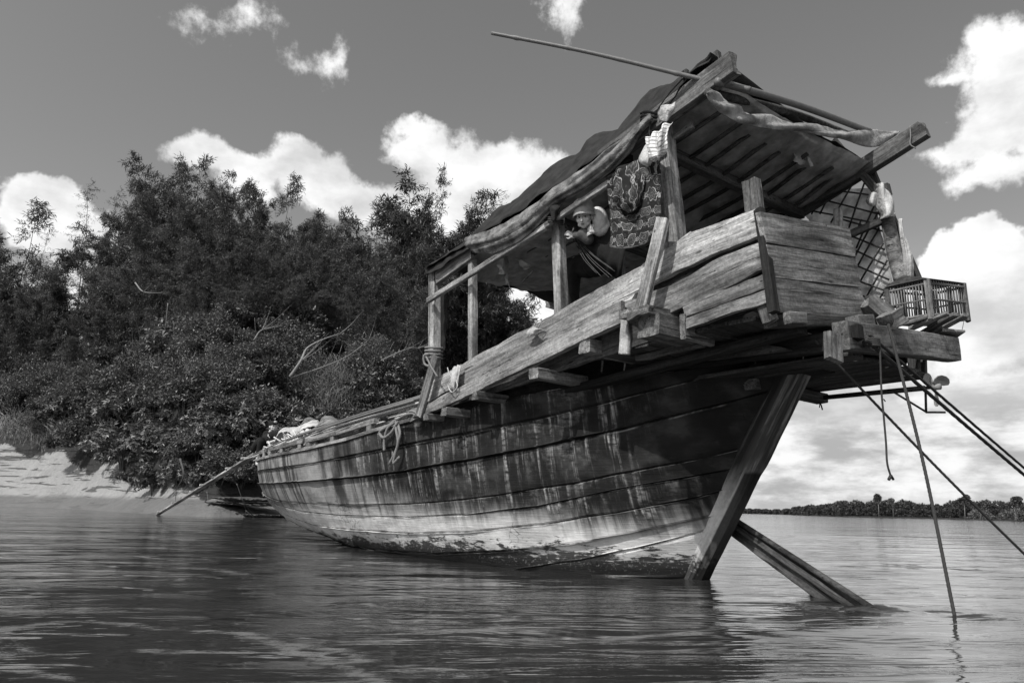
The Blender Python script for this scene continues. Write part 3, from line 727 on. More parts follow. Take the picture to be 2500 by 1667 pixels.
# athwart roof poles
roofz_p = lambda s: (EP0 + BD * ((s - EP0.x) / BD.x)).z if s < .2 else float(np.interp(s, [.2, EPF.x], [(EP0 + BD * ((.2 - EP0.x) / BD.x)).z, EPF.z + .12]))
roofz_s = lambda s: (ES0 + BS * ((s - ES0.x) / BS.x)).z if s < .2 else float(np.interp(s, [.2, EPF.x], [(ES0 + BS * ((.2 - ES0.x) / BS.x)).z, EPF.z + .05]))
SA = on_t(1763, 206, PT).x
A = on_s(1750, 199, SA); B = on_s(2112, 318, SA)
tubes('roof_pole', [(catmull([A, (A + B) / 2 + Vector((0, 0, .03)), B + (B - A) * .04], 8), .030, 0)], M_bambdark, boat)
tubes('roof_pole', [(catmull([A + Vector((.09, 0, -.05)), (A + B) / 2 + Vector((.09, 0, .0)), B + Vector((.09, 0, -.05))], 8), .035, 0)], M_dark, boat)
for s, dz in ((-.55, -.10), (.9, -.06)):
    board('tie_beam', (s, PT - .05, roofz_p(s) + dz), (s, -PT + .05, roofz_s(s) + dz), .09, .10, M_dark, boat)
# battens under the canopy, running fore and aft
for i, t in enumerate(np.linspace(.95, -1.05, 9)):
    k = (PT - t) / (2 * PT); z0 = roofz_p(SA + .12) * (1 - k) + roofz_s(SA + .12) * k; z1 = 0
    sag = -.05 * math.sin(k * math.pi)
    P = [Vector((SA + .12 + random.uniform(-.05, .25), t, z0 - .06 + sag)), Vector((-.2, t + random.uniform(-.04, .04), roofz_p(-.2) * (1-k) + roofz_s(-.2) * k - .04 + sag)), Vector((1.9, t, roofz_p(1.9) * (1-k) + roofz_s(1.9) * k - .03))]
    tubes('roof_batten', [(catmull(P, 6), .021, 0)], M_dark, boat)

# ---- starboard quarter: strut, log post, lattice screen
board('strut', T('2',1215,672,-.95) if False else T('2',1225,665,-PT+.10), T('2',1490,975,-PT-.02), .075, .05, M_dark, boat, up=PORT)
tubes('log_post', [(catmull([T('4',612,690,-PT-.02), T('4',560,500,-PT-.02), T('4',520,320,-PT-.04), T('4',468,130,-PT-.05)], 8), lambda u: .075 - .02 * u, 0)], M_mid, boat, sides=14)
board('post', T('4',712,700,-PT-.25), T('4',430,50,-PT-.10), .07, .06, M_dark, boat, up=PORT)
board('post', T('4',520,190,-PT-.12), T('4',505,125,-PT-.1), .09, .06, M_dark, boat, up=PORT)
board('tie_beam', T('4',300,415,-PT+.15), T('4',480,338,-PT-.0), .07, .07, M_dark, boat)
board('post', T('4',238,420,-1.0), T('4',232,265,-1.0), .075, .06, M_grey, boat, up=PORT)
# starboard rail boards, mostly hidden
slab('rail_plank', [Vector((CS + .9, -PT, ZF + .02)), Vector((3.2, -PT, floorz(3.2))), Vector((3.2, -PT, floorz(3.2) + .45)), Vector((CS + .9, -PT, ZF + .62))], .05, M_dark, boat)
for s in (.3,):
    board('post', (s, -PT + .05, floorz(s)), (s + .05, -PT + .05, roofz_s(s)), .10, .09, M_dark, boat, up=PORT)
# stern cross beam, carrying the starboard gallery
XB = CS - .16
bl, br = S('4',250,1010,XB), S('4',908,1096,XB)
board('stern_beam', bl, br, .12, .21, M_mid, boat, chip=.02)
bl2 = S('3', 1560, 700, CS + .05)
board('stern_beam', bl2 + Vector((.03, .05, -.02)), S('4', 420, 935, CS - .02), .12, .085, M_dark, boat, rough=.03, chip=.04)
board('beam_end', S('3',1650,690,CS-.07), S('3',1810,700,CS-.07), .06, .085, M_mid, boat)
board('beam_end', S('4',320,935,CS-.12), S('4',415,930,CS-.12), .10, .10, M_grey, boat)
board('hanging_block', S('4',205,1160,XB-.06), S('4',200,1000,XB-.06), .17, .05, M_mid, boat, up=Vector((1, 0, 0)) )
board('hanging_block', S('4',350,1030,XB-.09), S('4',345,960,XB-.09), .09, .05, M_tar, boat, up=Vector((1, 0, 0)))
for dx in (-16, 22):
    board('hanging_block', S('4',697+dx,1248,XB+.12), S('4',692+dx,1100,XB+.12), .05, .09, M_dark, boat, up=Vector((1, 0, 0)))
# gallery boards running fore and aft on the starboard side, seen from below
for i, (y0, s1) in enumerate(((br.y + .50, .95), (br.y + .72, 1.0), (br.y + .95, 1.1), (br.y + 1.17, 1.15), (br.y+1.40, 1.2), (br.y+1.62, 1.2))):
    z = bl.z - .09 + .012 * (i % 2)
    board('gallery_board', (XB + .05, y0, z), (s1, y0 + .05, z - .03), .20, .035, M_dark, boat, rough=.02, chip=.05)
for s in (-.75, .15):
    board('cross_beam', (s, br.y + .35, bl.z - .17), (s, .2, bl.z - .17), .13, .09, M_dark, boat, chip=.04)
# slatted outrigger under the basket cage
CG = XB + .08
for i, (x0, y0, x1, y1) in enumerate(((580,950,770,900),(650,975,880,880),(720,1000,930,885),(770,1005,985,890))):
    A = S('4', x0, y0, CG + .03*i); B = S('4', x1, y1, CG - .45 + .03*i) if False else S('4', x1, y1, CG + .03*i)
    board('gallery_slat', on_z(*q('4', x0, y0), br.z + .13), on_z(*q('4', x1, y1), br.z + .22), .075, .03, M_mid, boat)
slab('gallery_slat', [on_z(*q('4',790,1012), br.z+.12), on_z(*q('4',905,1040), br.z+.12), on_z(*q('4',980,995), br.z+.12), on_z(*q('4',850,985), br.z+.12)], .03, M_mid, boat)
# jumble of timber at the quarter, between transom and cage
board('quarter_timber', S('4',400,800,XB+.1), S('4',540,920,XB-.0), .12, .13, M_grey, boat, rough=.05, chip=.05)
board('quarter_timber', S('4',410,790,XB+.15), S('4',545,860,XB+.1), .06, .06, M_mid, boat, rough=.04, chip=.05)
board('quarter_timber', S('4',520,930,XB-.05), S('4',585,890,XB-.08), .13, .12, M_mid, boat, rough=.05, chip=.05)

# ---- canopy: faded tarpaulin sheet over the roof frame
sil = [(1,330,1345),(1,435,1240),(1,490,1165),(1,545,1108),(1,610,1075),(1,680,1038),(1,750,965),(1,820,882),(1,860,850),(1,930,820),(1,1000,790),(1,1060,735),(1,1120,668),(1,1180,655),(1,1250,628),(1,1320,600),(1,1350,530),(1,1390,460),(1,1440,398),(1,1500,384),(1,1560,376),(1,1640,345),(1,1710,300),(1,1780,252),(1,1800,205)]
CW = []
for j in range(len(sil)):
    x, y = q('1', sil[j][1], sil[j][2])
    tt = .80 if x < 1590 else .80 + (x - 1590) / 170 * .47
    CW.append(on_t(x, y, min(tt, PT + .02)))
rows = []
for j, p in enumerate(CW):
    zp = roofz_p(p.x); zs = roofz_s(p.x)
    a = Vector((p.x, PT + .07, zp - .02 + (.14 if p.x < -.9 else .04)))
    top = p.z
    k = max(0., min(1., (p.x + 1.6) / 1.0))
    rows.append([a, a.lerp(p, .5) + Vector((0, 0, .03 * k)), p, Vector((p.x, .35, max(top - .04, zp + .05) if k > .5 else top - .06)), Vector((p.x, -.3, (zp + zs) / 2 + .05)), Vector((p.x, -.85, zs + .04)), Vector((p.x, -PT - .05, zs + .03))])
FC = [(470,408),(520,430),(660,462),(800,482),(930,530),(1040,585),(1110,622)]
def front(t):
    k = (PT + .1 - t) / (2 * PT + .2) * (len(FC) - 1); k = max(0, min(len(FC) - 1.001, k)); i = int(k); f = k - i
    return T('5', FC[i][0] * (1-f) + FC[i+1][0] * f, FC[i][1] * (1-f) + FC[i+1][1] * f, t)
for r in rows[:1]:
    fr = [front(p.y) + Vector((0, 0, .03)) for p in r]; fr[0] = rows[0][0] + Vector((.08, 0, -.03)); fr[1] = fr[0].lerp(fr[2], .5) + Vector((0, 0, .08)); fr[2] = rows[0][2] + Vector((.07, 0, -.05))
rows = [fr] + rows
canopy = sheet('canopy', rows, 5, 3, M_tarpdark, boat, wr=.035, wf=4., thick=.006)
# forward apron of the canopy, over the first two posts
ap = []
for (x0, y0, x1, y1) in ((120,372,140,330),(215,345,230,285),(330,255,335,215),(455,175,455,160)):
    a_ = T('5', x0, y0, PT+.06); b_ = T('5', x1, y1, PT); ap.append([a_, b_, Vector((b_.x, 1.0, b_.z + .05)), Vector((b_.x, .6, b_.z + .04)), Vector((b_.x, .1, b_.z + .0))])
sheet('canopy_apron', ap, 6, 6, M_tarpdark, boat, wr=.02, thick=.006)
# inner lining seen from the stern, sagging between the battens
rows = []
for s in np.linspace(SA + .02, 2.1, 10):
    rows.append([Vector((s, t, (roofz_p(s) * (PT - -t) / (2*PT) if False else roofz_p(s) * (1 - (PT - t) / (2*PT)) + roofz_s(s) * (PT - t) / (2*PT)) - .02 - .04 * math.sin((PT - t) / (2*PT) * math.pi))) for t in np.linspace(PT - .02, -PT + .02, 9)])
rows.append([front(t) for t in np.linspace(PT - .1, -PT + .02, 9)])
sheet('canopy_lining', rows, 5, 5, M_tarpin, boat, wr=.03, wf=3.5, thick=.004, fold=lambda u, v: .012 * math.cos(v * 9 * 2 * math.pi))
# pale hem rolled over the aft edge
hem = [((2,470,355),(2,450,368),(2,438,385),(2,470,380)), ((2,560,412),(2,530,440),(2,500,470),(2,540,450)), ((2,640,462),(2,610,500),(2,590,532),(2,640,505)), ((2,700,490),(2,690,535),(2,690,572),(2,740,545)),
       ((2,860,522),(2,855,560),(2,860,598),(2,920,570)), ((2,1050,562),(2,1055,592),(2,1070,622),(2,1120,600)), ((2,1250,595),(2,1250,622),(2,1265,655),(2,1300,625)), ((2,1450,606),(2,1435,650),(2,1455,708),(2,1480,640)), ((2,1640,604),(2,1620,625),(2,1585,665),(2,1600,640))]
rows = [[S(str(c), x, y, SA + ds) for (c, x, y), ds in zip(r[:3], (-.01, -.045, -.02))] for r in hem]
sheet('canopy_hem', rows, 6, 6, M_hem, boat, wr=.016, wf=6, thick=.006, fold=lambda u, v: .014 * math.sin(v * 30 + u * 6))
# folded valance hanging along the port eave
val = [((1,330,1275),(1,325,1305),(1,345,1340),(1,400,1372)), ((1,420,1258),(1,440,1290),(1,440,1325),(1,490,1370)), ((1,520,1222),(1,540,1262),(1,560,1300),(1,590,1332)), ((1,650,1140),(1,670,1185),(1,690,1230),(1,700,1262)),
       ((1,780,1055),(1,790,1090),(1,800,1120),(1,810,1150)), ((1,850,995),(1,865,1030),(1,885,1050),(1,905,1062)), ((1,980,918),(1,1000,950),(1,1020,975),(1,1050,985)), ((1,1110,812),(1,1130,850),(1,1150,880),(1,1180,888)), ((1,1230,710),(1,1250,745),(1,1265,770),(1,1290,775)),
       ((1,1330,622),(1,1345,645),(1,1350,665),(1,1365,670)), ((1,1425,560),(1,1428,568),(1,1430,575),(1,1432,582))]
rows = [[T(str(c), x, y, PT + dt) for (c, x, y), dt in zip(r, (.09, .15, .12, .08))] for r in val]
sheet('valance', rows, 6, 6, M_tarplight, boat, wr=.018, wf=5, thick=.006, fold=lambda u, v: .030 * (abs(math.sin(u * 9 + v * 4 + 1.2*math.sin(v*7))) ** .7 - .5) + .010 * (abs(math.sin(u * 22 + v * 9)) - .5))
# gathered valance corner above the third post
rows = [[T('1',815,1060,PT+.12), T('1',850,1085,PT+.13), T('1',900,1080,PT+.10)], [T('1',820,1100,PT+.12), T('1',855,1115,PT+.15), T('1',885,1110,PT+.10)], [T('1',835,1150,PT+.12), T('1',852,1155,PT+.13), T('1',868,1145,PT+.11)], [T('1',838,1175,PT+.12), T('1',850,1180,PT+.12), T('1',858,1170,PT+.11)]]
sheet('valance_corner', rows, 5, 5, M_tarpdark, boat, wr=.01, wf=9)
# lattice screen on the starboard quarter
LS = -PT - .06
def lat(x, y): return T('4', x, y, LS)
quad = [[(30,300),(200,165),(430,140)], [(150,450),(300,400),(470,360)], [(250,620),(360,600),(520,560)], [(330,760),(400,770),(545,720)], [(360,800),(430,800),(500,800)]]
scr = sheet('screen', [[lat(*p) + Vector((0, -.02, 0)) for p in r] for r in quad], 6, 8, cloth('screen_cloth', .72, wr=.5, trans=.6), boat, wr=.02, thick=.003)
bars = []
for i in range(13):
    a = (60 + i * 40 - 20, 330 - i * 18 if i < 6 else 230 - (i-6)*4); b_ = (a[0] - 150 - i*3, a[1] + 260)
for (x0, y0, x1, y1) in ((250,165,450,190),(150,215,480,300),(80,280,470,355),(260,330,500,400),(320,430,512,508),(345,515,520,598),(355,605,538,685),(365,695,545,760),(380,780,500,800),
                         (130,300,190,185),(80,300,110,255),(195,350,330,110),(300,385,395,110),(345,500,450,250),(330,560,500,240),(355,600,480,380),(370,690,505,470),(405,785,528,570),(470,812,545,705),(350,400,375,330)):
    bars.append(([lat(x0, y0) + Vector((0, .02, 0)), lat((x0+x1)/2, (y0+y1)/2) + Vector((0, .025, 0)), lat(x1, y1) + Vector((0, .02, 0))], .0095, 0))
tubes('screen_lattice', bars, M_dark, boat, sides=5)
# rope lashings
def lash(c, x, y, t, r, turns, h, mat, rr=.012, tilt=.2):
    p = T(c, x, y, t); P = []
    for i in range(turns * 14 + 1):
        a = i / 14 * 2 * math.pi; u = i / (turns * 14)
        P.append(p + Vector((r * math.cos(a), r * math.sin(a), (u - .5) * h + tilt * r * math.cos(a))))
    tubes('lashing', [(P, rr, 9)], mat, boat, sides=9)
lash('5', 185, 975, PT - .05, .10, 4, .16, M_rope, .014)
tubes('lashing', [(catmull([T('5',150,985,PT+.05), T('5',110,1000,PT+.09), T('5',115,1060,PT+.08), T('5',150,1080,PT+.07)], 8), .013, 9), (catmull([T('5',130,1010,PT+.14), T('5',170,1090,PT+.14), T('5',215,1160,PT+.12)], 6), .010, 9)], M_rope, boat, sides=9)
lash('1', 1425, 575, PT + .03, .09, 3, .10, M_ropedark, .010, .5)
lash('1', 860, 1180, PT + .04, .07, 3, .06, M_ropedark, .008, .5)
lash('4', 425, 1050, 0 if False else S('4',425,1050,XB-.1).y, .05, 4, .06, M_ropedark, .012)
tubes('lashing', [(catmull([T('2',290,290,PT+.10), T('2',200,390,PT+.12), T('2',130,490,PT+.12)], 6), .007, 0), (catmull([T('2',105,520,PT+.12), T('2',90,600,PT+.12), T('2',95,665,PT+.11)], 6), .007, 0)], M_ropedark, boat, sides=6)
tubes('lashing', [(catmull([T('2',1698,575,-PT+.06), T('2',1703,640,-PT+.07), T('2',1700,690,-PT+.08), T('2',1735,715,-PT+.06)], 6), .006, 0)], M_rope, boat, sides=6)
# worn rags and plastic wedged into the frame belong to the frame
sheet('frame_padding', [[T('1',1470,520,PT+.12), T('1',1510,500,PT+.14), T('1',1565,480,PT+.12)], [T('1',1465,550,PT+.12), T('1',1510,540,PT+.17), T('1',1560,520,PT+.12)], [T('1',1480,590,PT+.12), T('1',1510,600,PT+.15), T('1',1545,560,PT+.12)]], 6, 6, M_plastic, boat, wr=.02, wf=12)
# ------------------------------------------------------------ things on and about the boat
def bsheet(name, rows, nu, nv, mat, label, cat, group=None, **k):
    return tag(sheet(name, rows, nu, nv, mat, None, BOAT, **k), label, cat, group)
def TT(c, pts, t): return [T(c, x, y, t + (e[0] if e else 0)) for x, y, *e in pts]
# long bamboo pole lying over the roof
a = dpt(*q('1', 483, 76), 6.3); b_ = dpt(*q('1', 1645, 330), 5.75); c_ = dpt(*q('2', 700, 345), 6.1)
P = catmull([a, a.lerp(b_, .5) + Vector((0, 0, .02)), b_, b_ + (b_ - a).normalized() * .5], 22); Lp = len(P) - 1
def brad(u): 
    x = (u * 5.6) % 1.0; return .021 - .005 * (1 - u) + .0055 * math.exp(-((x - .5) / .035) ** 2)
tag(tubes('bamboo_pole', [(P, brad, 0)], M_bambdark, None, BOAT, sides=10), 'long jointed bamboo pole sticking out over the canopy against the sky', 'pole')

# patterned cloth hung over the side pole
rows = [TT('1', [(1155,925),(1230,880,.02),(1340,815,.03),(1430,740,.02),(1470,790,-.02)], PT+.10), TT('1', [(1160,1010),(1225,1010,.07),(1320,960,.02),(1400,900,.08),(1478,950,0)], PT+.08),
        TT('1', [(1168,1100),(1215,1120,.03),(1320,1130,-.05),(1400,1080,.05),(1482,1080,0)], PT+.10), TT('1', [(1175,1220),(1240,1210,.04),(1330,1210,0),(1400,1190,.06),(1478,1165,0)], PT+.10),
        TT('1', [(1180,1335),(1240,1342,.03),(1310,1338,0),(1390,1310,.04),(1450,1255,0)], PT+.10)]
bsheet('patterned_cloth', rows, 10, 10, M_sarong, 'dark patterned cloth with outlined medallions hung over the side pole', 'cloth', wr=.012, wf=9, thick=.003,
       fold=lambda u, v: (.028 * math.sin(u * 16 + 2 * v) * (1 - v) ** .7))
# draped loop of the same cloth on top
rows = [TT('1', [(1190,905),(1200,1010),(1230,1090),(1290,1135)], PT+.14), TT('1', [(1240,880,.02),(1255,990,.05),(1280,1070,.06),(1310,1128,.03)], PT+.14), TT('1', [(1330,830,.02),(1335,940,.06),(1330,1040,.06),(1335,1110,.03)], PT+.14), TT('1', [(1395,800,.0),(1390,900,.03),(1375,1000,.04),(1360,1060,.02)], PT+.14)]
bsheet('patterned_cloth', rows, 8, 10, M_sarong2, 'bunched second fold of patterned cloth looped over the hanging one', 'cloth', wr=.02, wf=10, thick=.003)
# striped towel on the pole end
rows = [TT('1', [(1490,735,.0),(1560,690,.05),(1640,640,.0)], PT-.06), TT('1', [(1485,790,.05),(1550,760,.10),(1615,700,.03)], PT-.05), TT('1', [(1500,840,.06),(1555,830,.11),(1605,780,.04)], PT-.05), TT('1', [(1545,872,.04),(1560,865,.06),(1585,845,.03)], PT-.05)]
rows = [[p + Vector((0, .20, 0)) for p in r] for r in rows]
bsheet('striped_cloth', rows, 10, 9, M_check, 'crumpled striped cloth tied to the pole right of the big post', 'cloth', wr=.022, wf=11, thick=.004, fold=lambda u, v: .02 * math.sin(u * 15 + 3 * v))
rows = [TT('1', [(1400,725),(1430,722,.05),(1455,730)], PT+.12), TT('1', [(1358,780,.03),(1400,790,.10),(1440,790,.03)], PT+.12), TT('1', [(1355,830,.03),(1395,840,.10),(1425,850,.04)], PT+.12), TT('1', [(1385,862),(1400,868,.03),(1415,860)], PT+.12)]
bsheet('white_cloth', rows, 8, 8, M_white, 'small white cloth knotted on the pole left of the big post', 'cloth', wr=.014, wf=10)
rows = [TT('1', [(1430,800),(1450,795)], PT+.10), TT('1', [(1435,850),(1455,850)], PT+.10), TT('1', [(1450,905),(1462,900)], PT+.10)]
bsheet('rag', rows, 6, 8, M_rag, 'narrow pale rag dangling beside the big post', 'rag', wr=.02, wf=20)
# strips over the rail and under the platform
rows = [TT('5', [(330,1090),(360,1075,.02),(400,1066)], PT+.05), TT('5', [(318,1150,.02),(345,1150,.05),(385,1130,.02)], PT+.05), TT('5', [(300,1220,.02),(335,1230,.05),(372,1200,.02)], PT+.06), TT('5', [(310,1270),(335,1275,.02),(362,1262)], PT+.05)]
bsheet('rag', rows, 7, 8, M_rag, 'twisted rag hung over the low forward end of the rail', 'rag', wr=.006, wf=10, fold=lambda u, v: .012 * math.sin(u * 17))
tag(tubes('rag_loop', [(catmull(TT('5', [(290,1090),(305,1140,.02),(320,1170,.03),(296,1225,.04),(325,1278,.05),(365,1235,.04),(355,1180,.03)], PT+.07), 8), .007, 0)], M_rag, None, BOAT, sides=6), 'pale cord loop hanging with the rag on the forward rail', 'cord')
rows = [TT('5', [(1618,690),(1640,700,.02),(1662,690)], PT+.14), TT('5', [(1612,800),(1640,800,.04),(1685,790,.01)], PT+.14), TT('5', [(1606,900),(1640,900,.03),(1690,880,.01)], PT+.14), TT('5', [(1602,985),(1640,990,.02),(1686,992)], PT+.14)]
bsheet('cloth_strip', rows, 6, 8, M_rag, 'folded cloth strip hanging below the bracket of the brace', 'cloth', wr=.004, wf=9, fold=lambda u, v: .012 * math.sin(u * 14))
rows = [TT('5', [(890,862),(930,850,.02),(962,842)], PT+.05), TT('5', [(905,810,.01),(950,805,.04),(1000,800,.01)], PT+.05), TT('5', [(945,775),(985,790,.03),(1040,800)], PT+.05)]
bsheet('rag', rows, 7, 7, M_rag, 'flat crumpled rag lying on the middle of the rail', 'rag', wr=.015, wf=14)
tag(tubes('wire_loop', [(catmull(TT('5', [(940,785),(975,740,.02),(1000,728,.03),(1005,745,.03),(985,780,.02)], PT+.05), 8), .005, 0)], M_white, None, BOAT, sides=6), 'small white wire loop standing on the middle of the rail', 'wire')
# torn rags hanging inside the forward bay
for i, (pts, lab) in enumerate((([[(670,255),(715,245)],[(680,320),(720,310)],[(695,380),(715,375)]], 'torn pale rag strip hanging inside the forward bay'),
                 ([[(725,240),(750,235)],[(730,330),(752,330)],[(733,400),(752,400)],[(736,450),(750,450)]], 'long narrow dark rag hanging beside the torn pale one'),
                 ([[(760,230),(830,240)],[(820,270),(890,280)],[(845,310),(915,325)],[(880,345),(915,330)]], 'torn rag spread sideways under the apron of the canopy'))):
    bsheet('torn_rag', [TT('5', r, .9 - .1*i) for r in pts], 6, 6, M_rag if i != 1 else M_tarpin, lab, 'rag', wr=.04, wf=14)
tag(tubes('stick', [(catmull(TT('5', [(858,440),(905,390),(935,358),(948,338)], .6), 5), .012, 0)], M_light, None, BOAT, sides=6), 'short crooked stick hanging under the canopy lining', 'stick')
tag(tubes('cord', [(catmull(TT('5', [(745,405),(757,440),(768,485)], .85), 5), .006, 0)], M_white, None, BOAT, sides=5), 'short white cord dangling below the dark rag strip', 'cord')
# dark curtain tied back at the first post, belongs to the canopy
rows = [TT('5', [(232,460),(270,470,.0),(300,480)], .95), TT('5', [(232,600),(262,610),(292,640)], .95), TT('5', [(228,720),(260,740),(298,700)], .95), TT('5', [(232,830),(255,850),(285,850)], .95), TT('5', [(245,940),(258,965),(275,935)], .95)]
sheet('curtain', rows, 6, 6, M_black, boat, wr=.04, wf=7)
SC = -PT + .12
rows = [TT('5', [(1040,580),(1115,600)], SC + .05), TT('5', [(1050,630),(1115,650)], SC + .05)]
sheet('curtain_edge', rows, 5, 4, M_tarplight, boat, wr=.03, wf=12)
# cargo sacks and boards stored inside
def sack(c, r, mat, lab, sd):
    V = []; F = []; nu, nv = 22, 14
    for j in range(nv + 1):
        for i in range(nu):
            th = 2*math.pi*i/nu; ph = math.pi*j/nv
            f_ = lambda x: math.copysign(abs(x) ** .65, x)
            p = Vector((r[0]*f_(math.cos(th))*f_(math.sin(ph)), r[1]*f_(math.sin(th))*f_(math.sin(ph)), r[2]*math.cos(ph)))
            p *= 1 + .12 * nz(p + Vector(c), 4, sd); V.append(Vector(c) + p)
    for j in range(nv):
        for i in range(nu): F.append((j*nu+i, j*nu+(i+1) % nu, (j+1)*nu+(i+1) % nu, (j+1)*nu+i)[::-1])
    tag(centred('cargo_sack', V, F, mat, None, True, None, BOAT), lab, 'sack')
fz = floorz
sack((.9, .35, fz(.9)+.28), (.42, .5, .26), M_tarpin, 'slumped dim sack behind the rail, below the woman', 3)
sack((1.75, -.5, fz(1.7)+.3), (.35, .5, .28), M_black, 'black bundle at the back of the cabin floor', 5)
sack((-.35, -.4, fz(0)+.45), (.6, .6, .42), M_black, 'large black bundle piled inside behind the patterned cloth', 8)
# hammock of dark cloth slung from the third post
kn = T('7', 262, 690, PT - .30)
hb = [[kn, kn, kn, kn, kn]]
for (pts) in ([(330,640),(345,720),(350,770),(350,800),(345,820)], [(470,640),(500,740),(520,850),(510,930),(500,960)], [(700,540),(720,740),(720,940),(700,1080),(680,1150)], [(900,560),(930,800),(900,1000),(880,1150),(860,1220)]):
    hb.append([T('7', x, y, t) for (x, y), t in zip(pts, (PT-.30, PT-.22, PT-.20, PT-.26, PT-.40))])
tag(sheet('hammock', hb, 8, 7, M_black, None, BOAT, wr=.01, thick=.004, fold=lambda u, v: .014 * math.sin(v * 34)), 'black cloth hammock slung below the woman from the third post', 'hammock')
cords = []
for (x0,y0,x1,y1) in ((300,700,790,1110),(310,720,760,1180),(315,740,720,1190),(305,745,620,1180),(330,700,760,1080),(290,760,560,1140)):
    a_ = T('7', x0, y0, PT-.20); b2 = T('7', x1, y1, PT-.16); cords.append((catmull([a_, a_.lerp(b2, .5) + Vector((0, .03, -.015)), b2], 6), .0028, 0))
cords.append(([kn, T('7',190,570,PT-.15), T('7',150,500,PT-.1)], .010, 0)); cords.append(([kn, T('7',255,600,PT-.20), T('7',270,550,PT-.22)], .012, 0))
tag(tubes('cord', cords, M_knit, None, BOAT, sides=5), 'fan of hammock cords running down from the knot at the third post', 'cord')
# plastic scrap hanging from the canopy lining near the stern
rows = [[S('2', x, y, SA + .25) for x, y in r] for r in ([(980,640),(1015,655),(1050,650)], [(968,710),(1010,720),(1055,715)], [(985,770),(1015,780),(1060,760)], [(1005,815),(1040,812),(1058,790)])]
bsheet('plastic_scrap', rows, 8, 8, M_plastic, 'ragged pale plastic scrap hanging from the canopy near the stern', 'plastic sheet', wr=.04, wf=18)
rows = [[S('2', x, y, SA + .22) for x, y in r] for r in ([(1048,700),(1062,705)], [(1062,760),(1080,765)], [(1080,830),(1100,826)])]
bsheet('plastic_scrap', rows, 6, 6, M_plastic, 'narrow plastic strip hanging right of the ragged scrap', 'plastic sheet', wr=.01, wf=18)
rows = [[S('2', x, y, SA + .3) for x, y in r] for r in ([(1190,890),(1240,880)], [(1240,840),(1290,835)], [(1300,800),(1330,810)], [(1360,755),(1390,770)])]
bsheet('plastic_scrap', rows, 6, 6, M_plastic, 'pale scrap caught under the starboard roof beam', 'plastic sheet', wr=.03, wf=18)
# garments on the log post
LP = -PT - .02
rows = [TT('4', [(470,118,.05),(490,115,.12),(520,150,.02)], LP), TT('4', [(458,180,.08),(500,175,.17),(545,200,.03)], LP), TT('4', [(462,245,.08),(510,245,.18),(562,262,.04)], LP), TT('4', [(478,290,.1),(520,300,.19),(575,290,.04)], LP), TT('4', [(470,330,.08),(515,318,.17),(560,308,.04)], LP)]
bsheet('white_garment', rows, 9, 8, M_white, 'white garment wrapped round the top of the log post', 'garment', wr=.008, wf=9, fold=lambda u, v: .012 * math.sin(u * 9 + v * 8))
rows = [TT('4', [(420,175),(445,168,.06),(465,180)], LP+.05), TT('4', [(398,210,.03),(430,215,.13),(458,215,.04)], LP+.05), TT('4', [(402,235,.03),(430,245,.11),(455,238,.03)], LP+.05), TT('4', [(425,250),(435,252,.04),(445,248)], LP+.05)]
bsheet('cloth_bag', rows, 8, 8, M_white, 'small pale bag dangling left of the log post', 'bag', wr=.007, wf=9)
rows = [TT('4', [(585,330),(603,322,.04),(600,345)], LP), TT('4', [(588,390,.02),(610,400,.05),(605,405)], LP), TT('4', [(592,430,.03),(625,460,.07),(650,480,.02)], LP-.02), TT('4', [(610,530,.03),(640,540,.08),(670,540,.02)], LP-.02), TT('4', [(618,600,.03),(645,605,.08),(673,600,.02)], LP-.02), TT('4', [(625,665,.03),(650,668,.06),(672,665,.02)], LP-.02)]
bsheet('long_garment', rows, 7, 7, M_white, 'long pale cloth hanging down behind the log post to the cage', 'garment', wr=.004, wf=9, fold=lambda u, v: .008 * math.sin(u * 20 + v * 3))

# ---- basket cage
F0 = S('4', 775, 895, XB - .04); F1 = S('4', 995, 905, XB - .04); CH = (S('4', 757, 680, XB-.04).z - F0.z)
e2 = (F1 - F0); WD = e2.length; c0 = F0.copy()
ax = Vector((.30, -.95, 0)).normalized(); ay = Vector((1, 0.0, 0)); ay = (ay + ax * -.0).normalized()
ax = e2.normalized(); L2 = .33
cg = tag(empty('bird_cage', BOAT @ Matrix.Translation(c0 + ax * WD / 2 + ay * L2 / 2)), 'slatted wooden bird cage with a peaked top on the stern gallery', 'cage')
CB = Matrix.Translation(-(c0 + ax * WD / 2 + ay * L2 / 2))
def cgp(a, b_, c): return CB @ (c0 + ax * a * WD + ay * b_ * L2 + Vector((0, 0, c * CH)))
for (a, b_) in ((0,0),(1,0),(0,1),(1,1)): 
    V = []
    board('corner_post', cgp(a, b_, -.10), cgp(a, b_, 1.0), .042, .042, M_mid, cg, up=Vector((1, 0, 0)), rough=.02, seg=14)
for c in (.04, .45, .88):
    for (p, r) in (((0,0),(1,0)),((0,1),(1,1)),((0,0),(0,1)),((1,0),(1,1))): board('cross_rail', cgp(*p, c), cgp(*r, c), .018, .022 if c != .45 else .016, M_mid, cg, seg=6)
def slats(p, r, n, name):
    L_ = []
    for i in range(n):
        u = (i + .7) / (n + .4); a = cgp(p[0] + (r[0]-p[0])*u, p[1] + (r[1]-p[1])*u, .02); b_ = cgp(p[0] + (r[0]-p[0])*u, p[1] + (r[1]-p[1])*u, .97)
        L_.append(([a + Vector((random.uniform(-.004,.004), 0, 0)), b_], .0065, 0))
    tubes(name, L_, M_bambdark, cg, sides=5)
slats((0,0),(1,0),15,'slat_panel'); slats((0,1),(1,1),15,'slat_panel'); slats((0,0),(0,1),13,'slat_panel'); slats((1,0),(1,1),13,'slat_panel')
